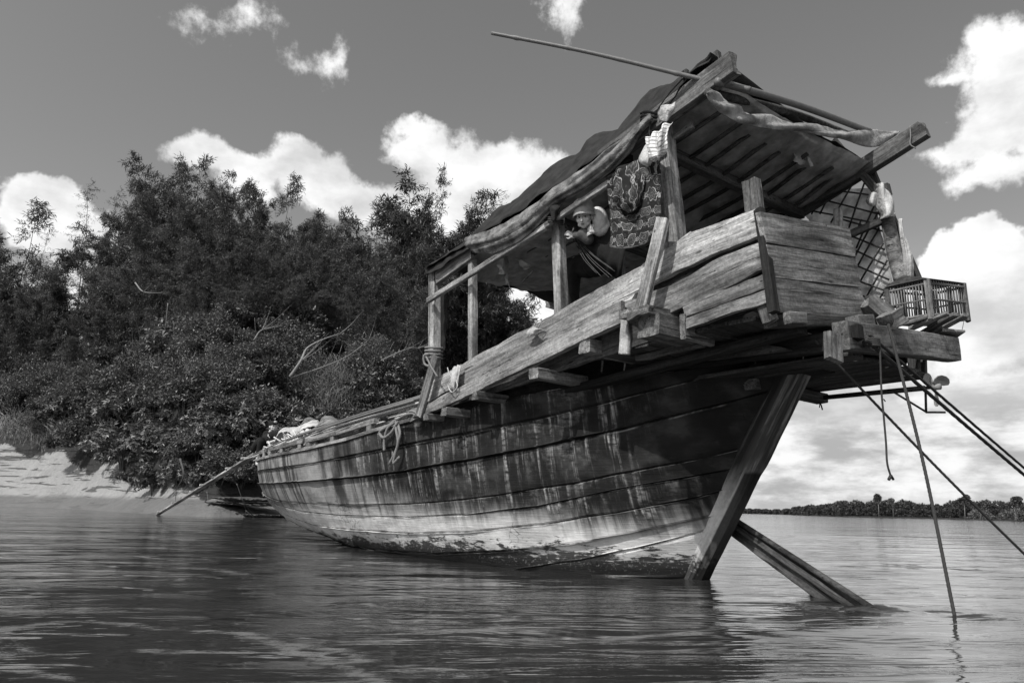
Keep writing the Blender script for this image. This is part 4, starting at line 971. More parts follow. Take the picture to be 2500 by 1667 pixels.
V = [cgp(-.04,-.04,1.0), cgp(1.04,-.04,1.0), cgp(1.04,1.04,1.0), cgp(-.04,1.04,1.0), cgp(-.04,.5,1.22), cgp(1.04,.5,1.22)]
o = centred('roof', V, [(0,1,5,4), (2,3,4,5), (0,4,3), (1,2,5), (0,3,2,1)], M_dark, cg)
slab('floor', [cgp(-.02,-.02,0), cgp(1.02,-.02,0), cgp(1.02,1.02,0), cgp(-.02,1.02,0)], .02, M_dark, cg)
tag(tubes('wire', [(catmull([S('4',975,910,XB-.1), S('4',968,950,XB-.1), S('4',960,985,XB-.1)], 4), .003, 0)], M_iron, None, BOAT, sides=4), 'short wire dangling from the right corner of the bird cage', 'wire')

# ---- mooring ropes and lines
BW = lambda px, py: BINV @ water_at(px, py)
def rope(pts, r, lay, mat, lab, cat='rope', sag=0.):
    P = [Vector(p) for p in pts]
    if len(P) == 2 and sag: P = [P[0], P[0].lerp(P[1], .5) - Vector((0, 0, sag)), P[1]]
    if len(P) == 2: P = [P[0], P[0].lerp(P[1], .5) - Vector((0, 0, .03)), P[1]]
    P = catmull(P, max(2, int(200 / (len(P)-1))))
    tag(tubes('mooring_rope', [(P, r, lay)], mat, None, BOAT, sides=9), lab, cat)
a = S('4', 95, 1040, CS + .05)
rope([a, BINV @ water_at(2620, 1468)], .0095, 7, M_ropedark, 'thick mooring rope slanting from under the transom to the lower right')
a = S('4', 395, 1035, XB - .12)
rope([a, BINV @ water_at(2790, 1394)], .014, 7, M_ropedark, 'lower of the two parallel mooring ropes leaving the picture at the right edge')
a = S('4', 415, 1005, XB - .12)
rope([a, BINV @ water_at(2800, 1388)], .011, 7, M_ropedark, 'upper of the two parallel mooring ropes leaving the picture at the right edge')
a = S('4', 528, 945, XB - .10)
rope([a, a.lerp(BW(2335, 1506), .5) + Vector((-.02, .0, -.02)), BW(2335, 1506) - Vector((0, 0, .1))], .0105, 11, M_ropedark, 'twisted rope dropping steeply from the quarter timber into the water')
tag(tubes('hanging_line', [(catmull([S('4',478,1060,XB-.15), S('4',482,1200,XB-.15), S('4',488,1350,XB-.15), S('4',500,1480,XB-.15), on_s(2163,1080,XB-.15), on_s(2166,1130,XB-.15), on_s(2175,1163,XB-.15)], 8), .007, 0),
    (catmull([on_s(2175,1160,XB-.15), on_s(2170,1170,XB-.15)], 2), .011, 0), (catmull([on_s(2175,1160,XB-.15), on_s(2181,1170,XB-.15)], 2), .009, 0), (catmull([S('4',500,1385,XB-.15), S('4',510,1398,XB-.15)], 2), .004, 0)], M_ropedark, None, BOAT, sides=6), 'thin limp line hanging straight down with a frayed end above the water', 'line')
# ---- propeller shaft lashed under the gallery
KS = 6.15
def K(c, x, y, k=KS): return dpt(*q(c, x, y), k)
hub = K('D8', 705, 755, 5.9); tail = K('4', 30, 1387, 7.0)
tag(e := empty('propeller_shaft', BOAT @ Matrix.Translation(hub)), 'long engine shaft with a three-bladed propeller sticking out under the stern', 'propeller')
H0 = Matrix.Translation(-hub); H_ = lambda p: H0 @ p
ax_ = (hub - tail).normalized()
tubes('shaft', [([H_(tail), H_(tail.lerp(hub, .5)), H_(K('D8', 560, 770, 5.95))], .022, 0), ([H_(K('D8',540,772,5.95)), H_(hub - ax_ * .02)], .014, 0)], M_iron, e, sides=10)
pk = lambda x, y: H_(K('D8', x, y, 5.97))
tubes('skeg', [([pk(175,825), pk(590,1078)], .009, 0), ([pk(573,790), pk(580,1078)], .010, 0), ([pk(578,1078), pk(825,1079)], .009, 0)], M_iron, e, sides=7)
tubes('hub', [([H_(hub - ax_ * .03), H_(hub + ax_ * .035)], .026, 0)], M_metal, e, sides=14)
def blade(outl):
    P = [H_(K('D8', x, y, kk)) for x, y, kk in outl]; c = sum(P, Vector()) / len(P); n = len(P); V = []; F = []
    nr = (P[n//4] - P[0]).cross(P[n//2] - P[0]).normalized()
    for s_, d in ((1, .004), (-1, .004)):
        V += [p + nr * d * s_ for p in P] + [c + nr * (d * s_ + .012)]
    for i in range(n):
        j = (i + 1) % n; F += [(i, j, n), (n+1+j, n+1+i, 2*n+1), (i, n+1+i, n+1+j, j)]
    centred('blade', V, F, M_metal, e)
kk = 5.9
blade([(685,785,kk),(625,775,kk+.01),(570,725,kk+.03),(540,670,kk+.04),(545,620,kk+.05),(570,585,kk+.05),(600,575,kk+.04),(632,595,kk+.03),(655,640,kk+.01),(675,700,kk-.01),(695,750,kk-.01)])
blade([(695,735,kk),(672,690,kk-.02),(690,650,kk-.03),(730,615,kk-.04),(780,605,kk-.03),(835,620,kk),(872,655,kk+.03),(878,700,kk+.05),(860,730,kk+.05),(800,738,kk+.03),(730,735,kk+.01)])
blade([(690,785,kk),(700,780,kk-.01),(725,850,kk-.02),(745,920,kk-.03),(742,970,kk-.03),(725,1002,kk-.02),(705,1005,kk),(685,980,kk+.01),(680,930,kk+.02),(692,870,kk+.01)])
tag(tubes('lashing_cord', [(catmull([K('4',125,1350,6.9), K('4',140,1375,6.88), K('4',120,1395,6.86), K('4',132,1420,6.86), K('4',140,1448,6.86)], 5), .007, 0), (catmull([K('4',122,1395,6.86), K('4',105,1415,6.86)], 3), .005, 0), (catmull([K('4',126,1400,6.86), K('4',122,1435,6.86)], 3), .005, 0)], M_ropedark, None, BOAT, sides=5), 'knotted scrap of cord tying the engine shaft to the gallery', 'cord')
# ---- rudder planks slanting into the water
a0 = q('D3', 262, 395); ka = 6.75
pA = BINV @ (CAM + ray(*a0) * ka); eB = BW(*q('D3', 1045, 935)); 
d_ = (eB - pA).normalized()
tag(e := empty('steering_plank', BOAT @ Matrix.Translation(pA)), 'broad dark plank slanting from the stern post down into the water', 'plank')
H0 = Matrix.Translation(-pA)
pt = BINV @ CAM - pA
board('plank', H0 @ pA, H0 @ (eB + d_ * .6), .17, .075, M_dark, e, up=pt.normalized(), rough=.02)
board('ledge', H0 @ (pA + Vector((0, .06, .035))), H0 @ (eB + d_ * .5 + Vector((0, .06, .035))), .045, .04, M_dark, e, up=pt.normalized())
pA = BINV @ (CAM + ray(*q('D3', 262, 335)) * 6.7); eB = BW(*q('D3', 1290, 1000)); d_ = (eB - pA).normalized()
tag(tubes('steering_pole', [(catmull([pA, pA.lerp(eB, .5), eB + d_ * .5], 8), .022, 0)], M_dark, None, BOAT, sides=10), 'slim pole running beside the broad plank from the stern post into the water', 'pole')
# ---- gangplank from the bow to the shore
gT = dpt(*q('6', 905, 470), 17.2); gB = BINV @ (water_at(*q('6', 112, 962)) + Vector((0, 0, .03)))
tag(e := empty('gangplank', BOAT @ Matrix.Translation(gB)), 'long narrow gangplank with cleats from the bow down to the muddy shore', 'gangplank')
v_ = gT - gB
side = v_.cross(Vector((0, 0, 1))).normalized()
board('plank', Vector((0, 0, 0)), v_, .16, .055, M_light, e, up=Vector((0, 0, 1)), seg=40)
for i in range(9):
    p = v_ * ((i + .35) / 9.2) + Vector((0, 0, .05)); board('cleat', p - side * .11, p + side * .11, .22, .05, M_light, e, seg=3)

# ---- load on the foredeck
zr = on_t(1012, 987, .75); zl = on_t(655, 1095, .55)
def ztop(s): return zl.z + (zr.z - zl.z) * (s - zl.x) / (zr.x - zl.x)
for i in range(30):
    s0 = random.uniform(2.9, 3.9); s1 = random.uniform(8.2, 11.6) if i % 3 else random.uniform(10.5, 11.7); t0 = random.uniform(.30, 1.08); t1 = t0 * random.uniform(.4, .95) * (1 if s1 < 10 else .55)
    h = random.uniform(-.13, .02); r = random.uniform(.010, .022)
    P = [Vector((s0, t0, ztop(s0) + h)), Vector(((s0*2+s1)/3, t0 * 1.0, ztop((s0*2+s1)/3) + h - .02)), Vector(((s0+s1*2)/3, (t0+t1)/2 + random.uniform(-.08, .08), ztop((s0+s1*2)/3) + h + random.uniform(-.02, .01))), Vector((s1, t1, ztop(s1) + h + random.uniform(-.05, .02)))]
    tag(tubes('deck_pole', [(catmull(P, 6), (lambda u, r=r: r * (1.1 - .4 * u)), 0)], M_bamboo if i % 4 else M_bambdark, None, BOAT, sides=6), 'thin bamboo pole lying lengthwise in the bundle along the foredeck', 'pole', 'bamboo poles bundled along the foredeck')
# wedge under the bundle, the stacked firewood and netting
V = []
tag(e := empty('load_platform', BOAT @ Matrix.Translation((3, 0, 1.6))), 'board and bracket staging that carries the pole bundle on the foredeck', 'staging')
for i, s in enumerate(np.linspace(3.6, 10.6, 9)):
    b = halfb(s, sheer(s)); board('bearer', Vector((s-3, min(b, 1.0), ztop(s) - .15 - 1.6)), Vector((s-3, -.9*b, ztop(s) - .17 - 1.6)), .06, .05, M_mid, e, seg=5)
for t in (.95, .55, .1):
    board('stringer', Vector((.25, t, ztop(3.3) - .19 - 1.6)), Vector((7.4, t*.5, ztop(10.4) - .19 - 1.6)), .05, .04, M_grey, e, seg=20)
def hp(x, y, t): return T('8', x, y, t)
rows = [[hp(500,800,.5), hp(540,800,.3), hp(620,800,0), hp(700,780,-.4)], [hp(620,640,.5), hp(640,610,.3), hp(700,590,0), hp(800,600,-.4)], [hp(740,560,.5), hp(745,530,.3), hp(800,520,0), hp(880,540,-.4)], [hp(900,620,.55), hp(960,540,.35), hp(1000,490,0), hp(1050,500,-.4)],
        [hp(1060,540,.55), hp(1110,460,.35), hp(1150,430,0), hp(1200,420,-.4)], [hp(1180,500,.55), hp(1260,400,.3), hp(1330,360,0), hp(1380,370,-.4)], [hp(1370,495,.5), hp(1385,450,.35), hp(1405,415,.1), hp(1430,430,-.3)]]
bsheet('pale_tarpaulin', rows, 8, 8, M_rag, 'pale tarpaulin heaped over the load at the bow end of the foredeck', 'tarpaulin', wr=.05, wf=4)
rows = [[hp(1280,545,.65), hp(1300,520,.4), hp(1380,500,.1), hp(1420,510,-.3)], [hp(1380,470,.6), hp(1400,440,.35), hp(1440,350,.1), hp(1470,300,-.3)], [hp(1540,440,.55), hp(1540,340,.35), hp(1550,285,.1), hp(1560,290,-.3)], [hp(1700,430,.55), hp(1690,360,.35), hp(1680,320,.1), hp(1690,310,-.3)], [hp(1880,430,.55), hp(1860,420,.35), hp(1850,410,.1), hp(1850,410,-.3)]]
bsheet('grey_tarpaulin', rows, 8, 8, M_tarplight, 'stiff grey sheet arched on the load right of the pale tarpaulin', 'tarpaulin', wr=.02, wf=3)
rows = [[hp(1010,480,-.2), hp(1080,470,-.3)], [hp(1080,400,-.2), hp(1140,410,-.3)], [hp(1140,320,-.2), hp(1230,380,-.3)], [hp(1230,310,-.2), hp(1330,350,-.3)]]
bsheet('dark_tarpaulin', rows, 8, 6, M_tarpin, 'dark stiff flap standing up behind the pale tarpaulin', 'tarpaulin', wr=.02, wf=3)
rows = [[hp(900,640,.6), hp(950,610,.5)], [hp(1050,610,.62), hp(1080,560,.5)], [hp(1180,600,.65), hp(1200,540,.5)], [hp(1250,590,.65), hp(1260,570,.5)]]
bsheet('white_sack', rows, 8, 8, M_white, 'crumpled white sack tucked under the edge of the pale tarpaulin', 'sack', wr=.08, wf=9)
for (x, y, w_, lab) in ((1180, 780, 40, 'small rag knotted on the rail right of the bow'), (1280, 850, 60, 'larger rag hanging over the rail right of the small one')):
    t = halfb(8, 1.4) + .03; rows = [[hp(x, y-60, t), hp(x+w_, y-80, t)], [hp(x-20, y+20, t+.03), hp(x+w_, y+10, t+.03)], [hp(x-10, y+100, t+.02), hp(x+w_*.6, y+100, t+.02)]]
    bsheet('rag', rows, 8, 8, M_rag, lab, 'rag', wr=.03, wf=7)
# brushwood and odds and ends heaped right at the bow
L_ = []
for i in range(60):
    c = hp(random.uniform(420, 1050), 0, .45); x = random.uniform(400, 1080); y = 930 - (x - 400) * .22 + random.uniform(-60, 30); c = hp(x, y, .5 + random.uniform(-.1, .1)); d = Vector((random.uniform(-1, 1), random.uniform(-.3, .3), random.uniform(-.35, .35))).normalized() * random.uniform(.1, .35)
    L_.append(([c - d, c + Vector((0, 0, .02)), c + d], random.uniform(.006, .014), 0))
tag(tubes('brushwood', L_, M_bamboo, None, BOAT, sides=4), 'loose brushwood jammed under the pole bundle beside the bow', 'firewood', None, 'stuff')
# coil of rope over the side and rope at the brace foot
L_ = [(catmull(TT('6', pts, PT + .02), 8), .017, 8) for pts in ([(1935,235),(1860,290,.05),(1810,330,.06),(1840,370,.06),(1900,330,.06),(1940,260,.04)], [(1940,240),(1935,300,.04),(1950,400,.04),(1930,480,.04),(1885,570,.04)], [(1930,250),(1870,300,.05),(1845,400,.05),(1845,470,.05)], [(1945,250),(1965,340,.04),(1950,420,.04),(1915,560,.04),(1960,520,.04)])]
tag(tubes('coiled_rope', L_, M_rope, None, BOAT, sides=8), 'coil of rope hanging over the hull side in front of the cabin', 'rope')
L_ = [(catmull(TT('6', pts, PT + .05), 8), .016, 8) for pts in ([(1940,235),(2000,200,.03),(2060,185,.05),(2100,200,.05),(2150,150,.03),(2175,95)], [(2020,220),(2045,170,.05),(2090,180,.06),(2070,215,.05)])]
tag(tubes('rope', L_, M_rope, None, BOAT, sides=8), 'rope knotted round the foot of the forward brace', 'rope')
# ------------------------------------------------------------ people
class Body:
    def __init__(s): s.V = []; s.F = []
    def ell(s, c, r, B=None, nu=20, nv=14):
        B = B or Matrix.Identity(3); b = len(s.V)
        for j in range(nv + 1):
            for i in range(nu):
                th = 2*math.pi*i/nu; ph = math.pi*j/nv; s.V.append(Vector(c) + B @ Vector((r[0]*math.cos(th)*math.sin(ph), r[1]*math.sin(th)*math.sin(ph), r[2]*math.cos(ph))))
        for j in range(nv):
            for i in range(nu): s.F.append((b+j*nu+i, b+(j+1)*nu+i, b+(j+1)*nu+(i+1) % nu, b+j*nu+(i+1) % nu))
    def limb(s, pts, n=6):
        """tapering limb through (point, radius) pairs"""
        P = [Vector(p) for p, r in pts]; Rr = [r for p, r in pts]; C = catmull(P, n) if len(P) > 2 else [P[0].lerp(P[1], i/n) for i in range(n+1)]
        rr = [float(np.interp(i / (len(C)-1) * (len(P)-1), range(len(P)), Rr)) for i in range(len(C))]
        v, f = tube_geo(C, lambda u: float(np.interp(u * (len(C)-1), range(len(C)), rr)), 12, base=len(s.V)); s.V += v; s.F += f
        for p, r in ((C[0], rr[0]), (C[-1], rr[-1])): s.ell(p, (r, r, r), nu=12, nv=8)
    def build(s, name, mat, parent, voxel=.006, inv=None, smooth=3):
        me = bpy.data.meshes.new('tmp'); me.from_pydata([tuple(inv @ v if inv else v) for v in s.V], [], s.F); o = bpy.data.objects.new('tmp', me); COL.objects.link(o)
        m = o.modifiers.new('r', 'REMESH'); m.mode = 'VOXEL'; m.voxel_size = voxel; m.use_smooth_shade = True
        k = o.modifiers.new('s', 'SMOOTH'); k.factor = .5; k.iterations = smooth
        bpy.context.view_layer.update(); dg = bpy.context.evaluated_depsgraph_get(); me2 = bpy.data.meshes.new_from_object(o.evaluated_get(dg)); bpy.data.objects.remove(o)
        me2.name = name; me2.materials.clear(); me2.materials.append(mat); me2.polygons.foreach_set('use_smooth', [True] * len(me2.polygons)); return link(name, me2, None, parent)
def head_frame(fwd, up):
    f = Vector(fwd).normalized(); r = f.cross(Vector(up)).normalized(); u = r.cross(f); return Matrix((r, f, u)).transposed()
def add_head(b, c, B, k=1.0):
    E = lambda x, y, z, rx, ry, rz: b.ell(Vector(c) + B @ (Vector((x, y, z)) * k), (rx*k, ry*k, rz*k), B)
    E(0, -.012, .030, .074, .092, .088); E(0, .022, -.025, .062, .062, .070); E(0, .038, -.064, .042, .042, .036); E(0, .048, -.086, .022, .022, .018)
    for s in (-1, 1):
        E(.036*s, .050, -.022, .026, .026, .028); E(.076*s, -.010, -.005, .010, .020, .030); E(.030*s, .070, .026, .026, .014, .010); E(.042*s, .032, -.062, .020, .030, .022)
    E(0, .088, -.012, .0095, .012, .024); E(0, .097, -.027, .012, .012, .009); E(.010, .090, -.030, .007, .008, .006); E(-.010, .090, -.030, .007, .008, .006)
    E(0, .081, -.053, .021, .010, .0055); E(0, .080, -.062, .018, .010, .0060); E(0, .062, .060, .048, .022, .036)
def face(parent, c, B, k, inv, look=0.0, ek=1.0):
    for s in (-1, 1):
        v = Body(); cc = Vector(c) + B @ (Vector((.030*s, .0735, .006)) * k)
        o = Body(); o.ell(cc, (.0150*k*ek, .010*k, .0072*k*ek), B); me = mesh('eye', [inv @ p for p in o.V], o.F, M_eyew, True); e = link('eye', me, None, parent)
        i = Body(); i.ell(cc + B @ (Vector((look*k, .0060, 0)) * k), (.0068*k*ek, .0055*k, .0066*k*ek), B); link('iris', mesh('iris', [inv @ p for p in i.V], i.F, M_eyeb, True), None, e)
        l = [(Vector(c) + B @ (Vector((x*s, y, z)) * k)) for x, y, z in ((.012, .0845, .010), (.022, .0865, .0165), (.034, .083, .0160), (.046, .073, .008))]
        V, F = tube_geo([inv @ p for p in catmull(l, 4)], .0020*k, 5); link('eyelid', mesh('eyelid', V, F, M_eyeb, True), None, parent)
        l = [(Vector(c) + B @ (Vector((x*s, y, z)) * k)) for x, y, z in ((.011, .0895, .028), (.027, .0865, .0345), (.046, .073, .027))]
        V, F = tube_geo([inv @ p for p in catmull(l, 4)], lambda u: .0030*k*(1.1-.6*u), 5); link('eyebrow', mesh('eyebrow', V, F, M_hair, True), None, parent)
    o = Body(); o.ell(Vector(c) + B @ (Vector((0, .0865, -.0535)) * k), (.0205*k, .0062*k, .0048*k), B); o.ell(Vector(c) + B @ (Vector((0, .0855, -.0615)) * k), (.0175*k, .0062*k, .0052*k), B)
    link('lips', mesh('lips', [inv @ p for p in o.V], o.F, M_lip, True), None, parent)
    o = Body()
    for s in (-1, 1): o.ell(Vector(c) + B @ (Vector((.0075*s, .0985, -.0345)) * k), (.003*k, .003*k, .0018*k), B, 8, 6)
    o.ell(Vector(c) + B @ (Vector((0, .0915, -.0573)) * k), (.017*k, .0012*k, .0010*k), B, 10, 6)
    link('face_lines', mesh('face_lines', [inv @ p for p in o.V], o.F, M_eyeb, True), None, parent)
def hand(b, w, d, nrm, curl=.8, k=1.0, spread=.16):
    """palm and five fingers; d points along the hand, nrm out of the back of the hand"""
    d = Vector(d).normalized(); nrm = (Vector(nrm) - d * Vector(nrm).dot(d)).normalized(); s = d.cross(nrm); B = Matrix((s, d, nrm)).transposed(); w = Vector(w)
    b.ell(w + d * .045*k, (.038*k, .052*k, .015*k), B)
    for i, (x, L) in enumerate(((-.029, .066), (-.010, .078), (.010, .073), (.027, .056))):
        p = w + d * .085*k + s * x*k; a = 0; dd = d + s * (i - 1.5) * spread; pts = [(p - d*.02*k, .0090*k)]
        for j, seg in enumerate((.45, .32, .23)):
            a += curl * (.55 + .2*j) * (1 + .1*i); q2 = (dd * math.cos(a) - nrm * math.sin(a)).normalized(); p = p + q2 * L * seg * k; pts.append((p, (.0085 - .001*j)*k))
        b.limb(pts, 3)
    p = w + d*.025*k - s*.030*k; b.limb([(p, .012*k), (p - s*.028*k + d*.022*k - nrm*.012*k, .0105*k), (p - s*.030*k + d*.052*k - nrm*.026*k, .0085*k)], 3)

# ---- woman looking out beside the third post
camB = BINV @ CAM
gk = 6.75
G = lambda x, y, dk=0.: dpt(*q('7', x, y), gk + dk)
hc = G(398, 425); view = (camB - hc).normalized(); lft = (G(300, 425) - hc).normalized(); upd = (G(398, 325) - hc).normalized()
B = head_frame(view + lft * .30 + upd * -.02, upd + lft * .10)
woman = tag(empty('person', BOAT @ Matrix.Translation(G(520, 1050, .25))), 'person in a light cloth hat and long sleeves leaning out beside the third cabin post', 'person')
inv = Matrix.Translation(-G(520, 1050, .25))
hk = .98
b = Body(); add_head(b, hc, B, hk)
neck = G(455, 590, .08); sh_r = G(395, 640, .02); sh_l = G(570, 480, .10); hip = G(540, 1020, .28)
b.limb([(hc + B @ Vector((0, -.02, -.05)), .050), (neck, .048)])
b.limb([(neck, .055), (G(500, 720, .15), .105), (G(530, 880, .25), .10), (hip, .115)])
b.limb([(neck, .05), (sh_l, .052), (G(640, 560, .12), .042), (G(575, 610, .06), .034), (G(535, 570, .04), .026)]); 
el = G(450, 700, .0)
b.limb([(sh_r, .05), (el, .04), (G(330, 655, .06), .030), (G(262, 662, .10), .023)])
hand(b, G(268, 662, .10), G(225, 640, .10) - G(268, 662, .10), view + upd*.4, .95, .72)
hand(b, G(535, 570, .04), G(515, 520, .03) - G(535, 570, .04), view * -1, .5, .7)
for s in (-.09, .09):
    k0 = hip + Vector((s, 0, -.02)); b.limb([(k0, .085), (k0 + Vector((.30, .05, .05)), .065), (k0 + Vector((.42, .0, -.36)), .05), (k0 + Vector((.44, -.02, -.62)), .035)]); b.limb([(k0 + Vector((.44, -.02, -.64)), .035), (k0 + Vector((.55, .02, -.68)), .026)])
b.build('person', M_skin, woman, .0052, inv, 2)
face(woman, hc, B, hk, inv, -.004, 1.25)
b = Body(); 
for p, r in (((0, -.030, .040), (.086, .094, .090)), ((0, -.06, -.03), (.078, .058, .09))): b.ell(hc + B @ Vector(p) * hk, r, B)
b.build('hair', M_hair, woman, .008, inv)
# cloth hat: rounded crown, hem band and a soft brim
V = []; F = []; nu = 40
prof = [(.001, .186), (.050, .180), (.088, .154), (.106, .112), (.106, .075), (.104, .055), (.120, .034), (.126, .018), (.120, .018), (.104, .046)]
for j, (r, z) in enumerate(prof):
    for i in range(nu):
        th = 2*math.pi*i/nu; w2 = 1 + .035*nz((math.cos(th)*2, math.sin(th)*2, z*12), 1.3, 6); fr = max(0, math.sin(th))
        dz = -.012 * math.cos(2*th) * (r > .11) + (.0 if r < .11 else -.010 * (1 - fr))
        rr = r if r < .11 else .106 + (r - .106) * (.55 + .55 * fr)
        V.append(inv @ (hc + B @ (Vector((rr * math.cos(th) * .93 * w2, rr * math.sin(th) * 1.05 * w2 - .014, z + dz + .006)) * hk)))
for j in range(len(prof) - 1):
    for i in range(nu): F.append((j*nu+i, (j+1)*nu+i, (j+1)*nu+(i+1) % nu, j*nu+(i+1) % nu))
o = link('hat', mesh('hat', V, F, M_hat, True), None, woman); o.modifiers.new('s', 'SOLIDIFY').thickness = .004
b = Body(); b.limb([(neck + upd*.0, .064), (G(505, 720, .15), .125), (G(530, 880, .25), .12), (hip, .13)]); b.build('shirt', M_black, woman, .008, inv)
b = Body()
for s in (-.09, .09):
    k0 = hip + Vector((s, 0, -.02)); b.limb([(k0, .10), (k0 + Vector((.30, .05, .05)), .08), (k0 + Vector((.42, .0, -.36)), .065), (k0 + Vector((.44, -.02, -.60)), .055)])
b.build('trousers', M_black, woman, .009, inv)
b = Body(); b.ell(G(585, 455, .06), (.088, .085, .13), head_frame(view, upd + lft*.12)); b.limb([(sh_l, .075), (G(640, 540, .08), .078), (G(590, 600, .06), .055), (G(548, 590, .04), .042)]); b.build('sleeve', M_sleeve, woman, .006, inv)
b = Body(); P = [sh_r, el, G(390, 660, .02), G(290, 645, .08)]
C = catmull(P, 12); 
for i, p in enumerate(C): r = .058 - .030 * i / len(C) + (.006 if i % 3 == 0 else -.003); b.ell(p, (r, r, r), nu=14, nv=8)
b.build('sleeve', M_knit, woman, .005, inv)
rows = [[G(430,560,-.05), G(470,520,-.08), G(520,520,-.06)], [G(425,600,-.06), G(465,590,-.10), G(525,600,-.08)], [G(400,655,-.06), G(470,640,-.10), G(540,625,-.08)]]
o = sheet('scarf', [[inv @ p for p in r] for r in rows], 7, 7, M_check, woman, None, wr=.03, wf=16)

# ---- man at the bow
mk_ = 17.4
Mn = lambda x, y, dk=0.: dpt(*q('8', x, y), mk_ + dk)
hc = Mn(520, 480); view = (camB - hc).normalized(); rgt = (Mn(620, 480) - hc).normalized(); upd = (Mn(520, 380) - hc).normalized()
B = head_frame(view * .9 + rgt * .55 + upd * .18, upd); B0 = Mn(270, 900, .2)
man = tag(empty('person', BOAT @ Matrix.Translation(B0)), 'person in a dark short-sleeved shirt and cap crouching at the bow', 'person'); inv = Matrix.Translation(-B0)
hk = 1.10
b = Body(); add_head(b, hc, B, hk)
neck = Mn(480, 590, .03); sR = Mn(400, 620, .10); sL = Mn(560, 640, -.12); hip = Mn(270, 900, .15)
b.limb([(hc + B @ Vector((0, -.02, -.05)), .058), (neck, .06)]); b.limb([(neck - upd*.08, .10), (Mn(420, 760, .05), .15), (Mn(330, 840, .1), .14), (hip, .15)])
b.limb([(sR, .07), (Mn(400, 720, .0), .052), (Mn(440, 790, -.12), .043), (Mn(490, 775, -.22), .036), (Mn(540, 750, -.30), .027)])
hand(b, Mn(540, 750, -.30), rgt, upd, .6)
b.limb([(sL, .07), (Mn(600, 740, -.2), .05), (Mn(640, 790, -.35), .042), (Mn(690, 800, -.45), .028)]); hand(b, Mn(690, 800, -.45), rgt, upd, .6)
for s in (-.12, .12):
    k0 = hip + Vector((0, s, 0)); b.limb([(k0, .10), (k0 + Vector((-.38, 0, .16)), .075), (k0 + Vector((-.30, 0, -.22)), .055), (k0 + Vector((-.26, 0, -.36)), .04)]); b.limb([(k0 + Vector((-.26, 0, -.38)), .045), (k0 + Vector((-.44, 0, -.41)), .035)])
b.build('person', M_skin, man, .010, inv, 2); face(man, hc, B, hk, inv)
b = Body(); b.ell(hc + B @ Vector((0, -.035, .02)) * hk, (.082*hk, .088*hk, .085*hk), B); b.build('hair', M_hair, man, .012, inv)
b = Body(); b.ell(hc + B @ Vector((0, -.012, .062)) * hk, (.088*hk, .104*hk, .072*hk), B); b.ell(hc + B @ Vector((0, .105, .050)) * hk, (.066*hk, .075*hk, .012*hk), B); b.build('cap', M_black, man, .009, inv)
b = Body(); b.ell(hc + B @ Vector((-.03, .075, .085)) * hk, (.042*hk, .024*hk, .034*hk), B); b.build('cap_panel', M_white, man, .008, inv)
b = Body(); b.limb([(neck - upd*.03, .075), (Mn(455, 680, .05), .16), (Mn(420, 760, .05), .175), (Mn(330, 840, .1), .165), (hip, .17)]); b.limb([(neck - upd*.04, .08), (sR, .092), (Mn(400, 700, .02), .080)]); b.limb([(neck - upd*.04, .08), (sL, .092), (Mn(590, 700, -.15), .078)]); b.build('shirt', M_shirt, man, .012, inv)
b = Body()
for s in (-.12, .12):
    k0 = hip + Vector((0, s, 0)); b.limb([(k0, .115), (k0 + Vector((-.38, 0, .16)), .09), (k0 + Vector((-.32, 0, -.15)), .075)])
b.build('trousers', M_black, man, .014, inv)
# ------------------------------------------------------------ water
def wave(x, y):
    """low real swell near the camera, with the wakes the current makes behind the rudder planks and the rope"""
    z = .010 * nz((x * .8, y * 1.6, 0), 1, 2) + .006 * nz((x * 2.1, y * 4, 3), 1, 5)
    for (wx, wy), amp in (((W1.x, W1.y), .026), ((W2.x, W2.y), .010)):
        dx = x - wx; dy = y - wy; dn = dx * .97 - dy * .22; cr = dx * .22 + dy * .97
        if dn > -.35:
            r = math.hypot(dx, dy); arm = abs(cr) - max(dn, 0) * .30
            z += amp * math.exp(-(arm / .06) ** 2) * math.exp(-r / 1.8) + .5 * amp * math.sin(dn * 11) * math.exp(-(cr / (.12 + .3 * max(dn, 0))) ** 2) * math.exp(-r / .9)
    return z
W1 = water_at(2100, 1485); W2 = water_at(2335, 1507)
V = []; F = []
xs = np.concatenate([[-2500, -600, -150, -60, -25, -12], np.linspace(-8, 8, 420), [12, 25, 60, 150, 600, 2500]])
ys = np.concatenate([[-60, -10, 0], np.geomspace(1.2, 30, 260), [45, 80, 200, 800, 4500]])
for y in ys:
    for x in xs: V.append((x, y, wave(x, y) if (abs(x) < 12 and .5 < y < 28) else 0))
W = len(xs)
for j in range(len(ys) - 1):
    for i in range(W - 1): F.append((j*W+i, j*W+i+1, (j+1)*W+i+1, (j+1)*W+i))
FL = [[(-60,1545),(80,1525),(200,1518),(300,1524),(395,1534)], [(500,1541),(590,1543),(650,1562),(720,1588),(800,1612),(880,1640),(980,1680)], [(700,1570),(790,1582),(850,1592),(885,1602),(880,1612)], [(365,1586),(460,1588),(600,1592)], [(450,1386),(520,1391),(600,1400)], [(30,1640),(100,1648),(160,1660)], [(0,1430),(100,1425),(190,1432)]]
FL = [[water_at(*p) for p in l] for l in FL]  # paths of the lighter bands, sky reflection painted into the water colour
me = mesh('water', V, F, M_water, True); at = me.attributes.new('sky_sheen', 'FLOAT', 'POINT'); av = []
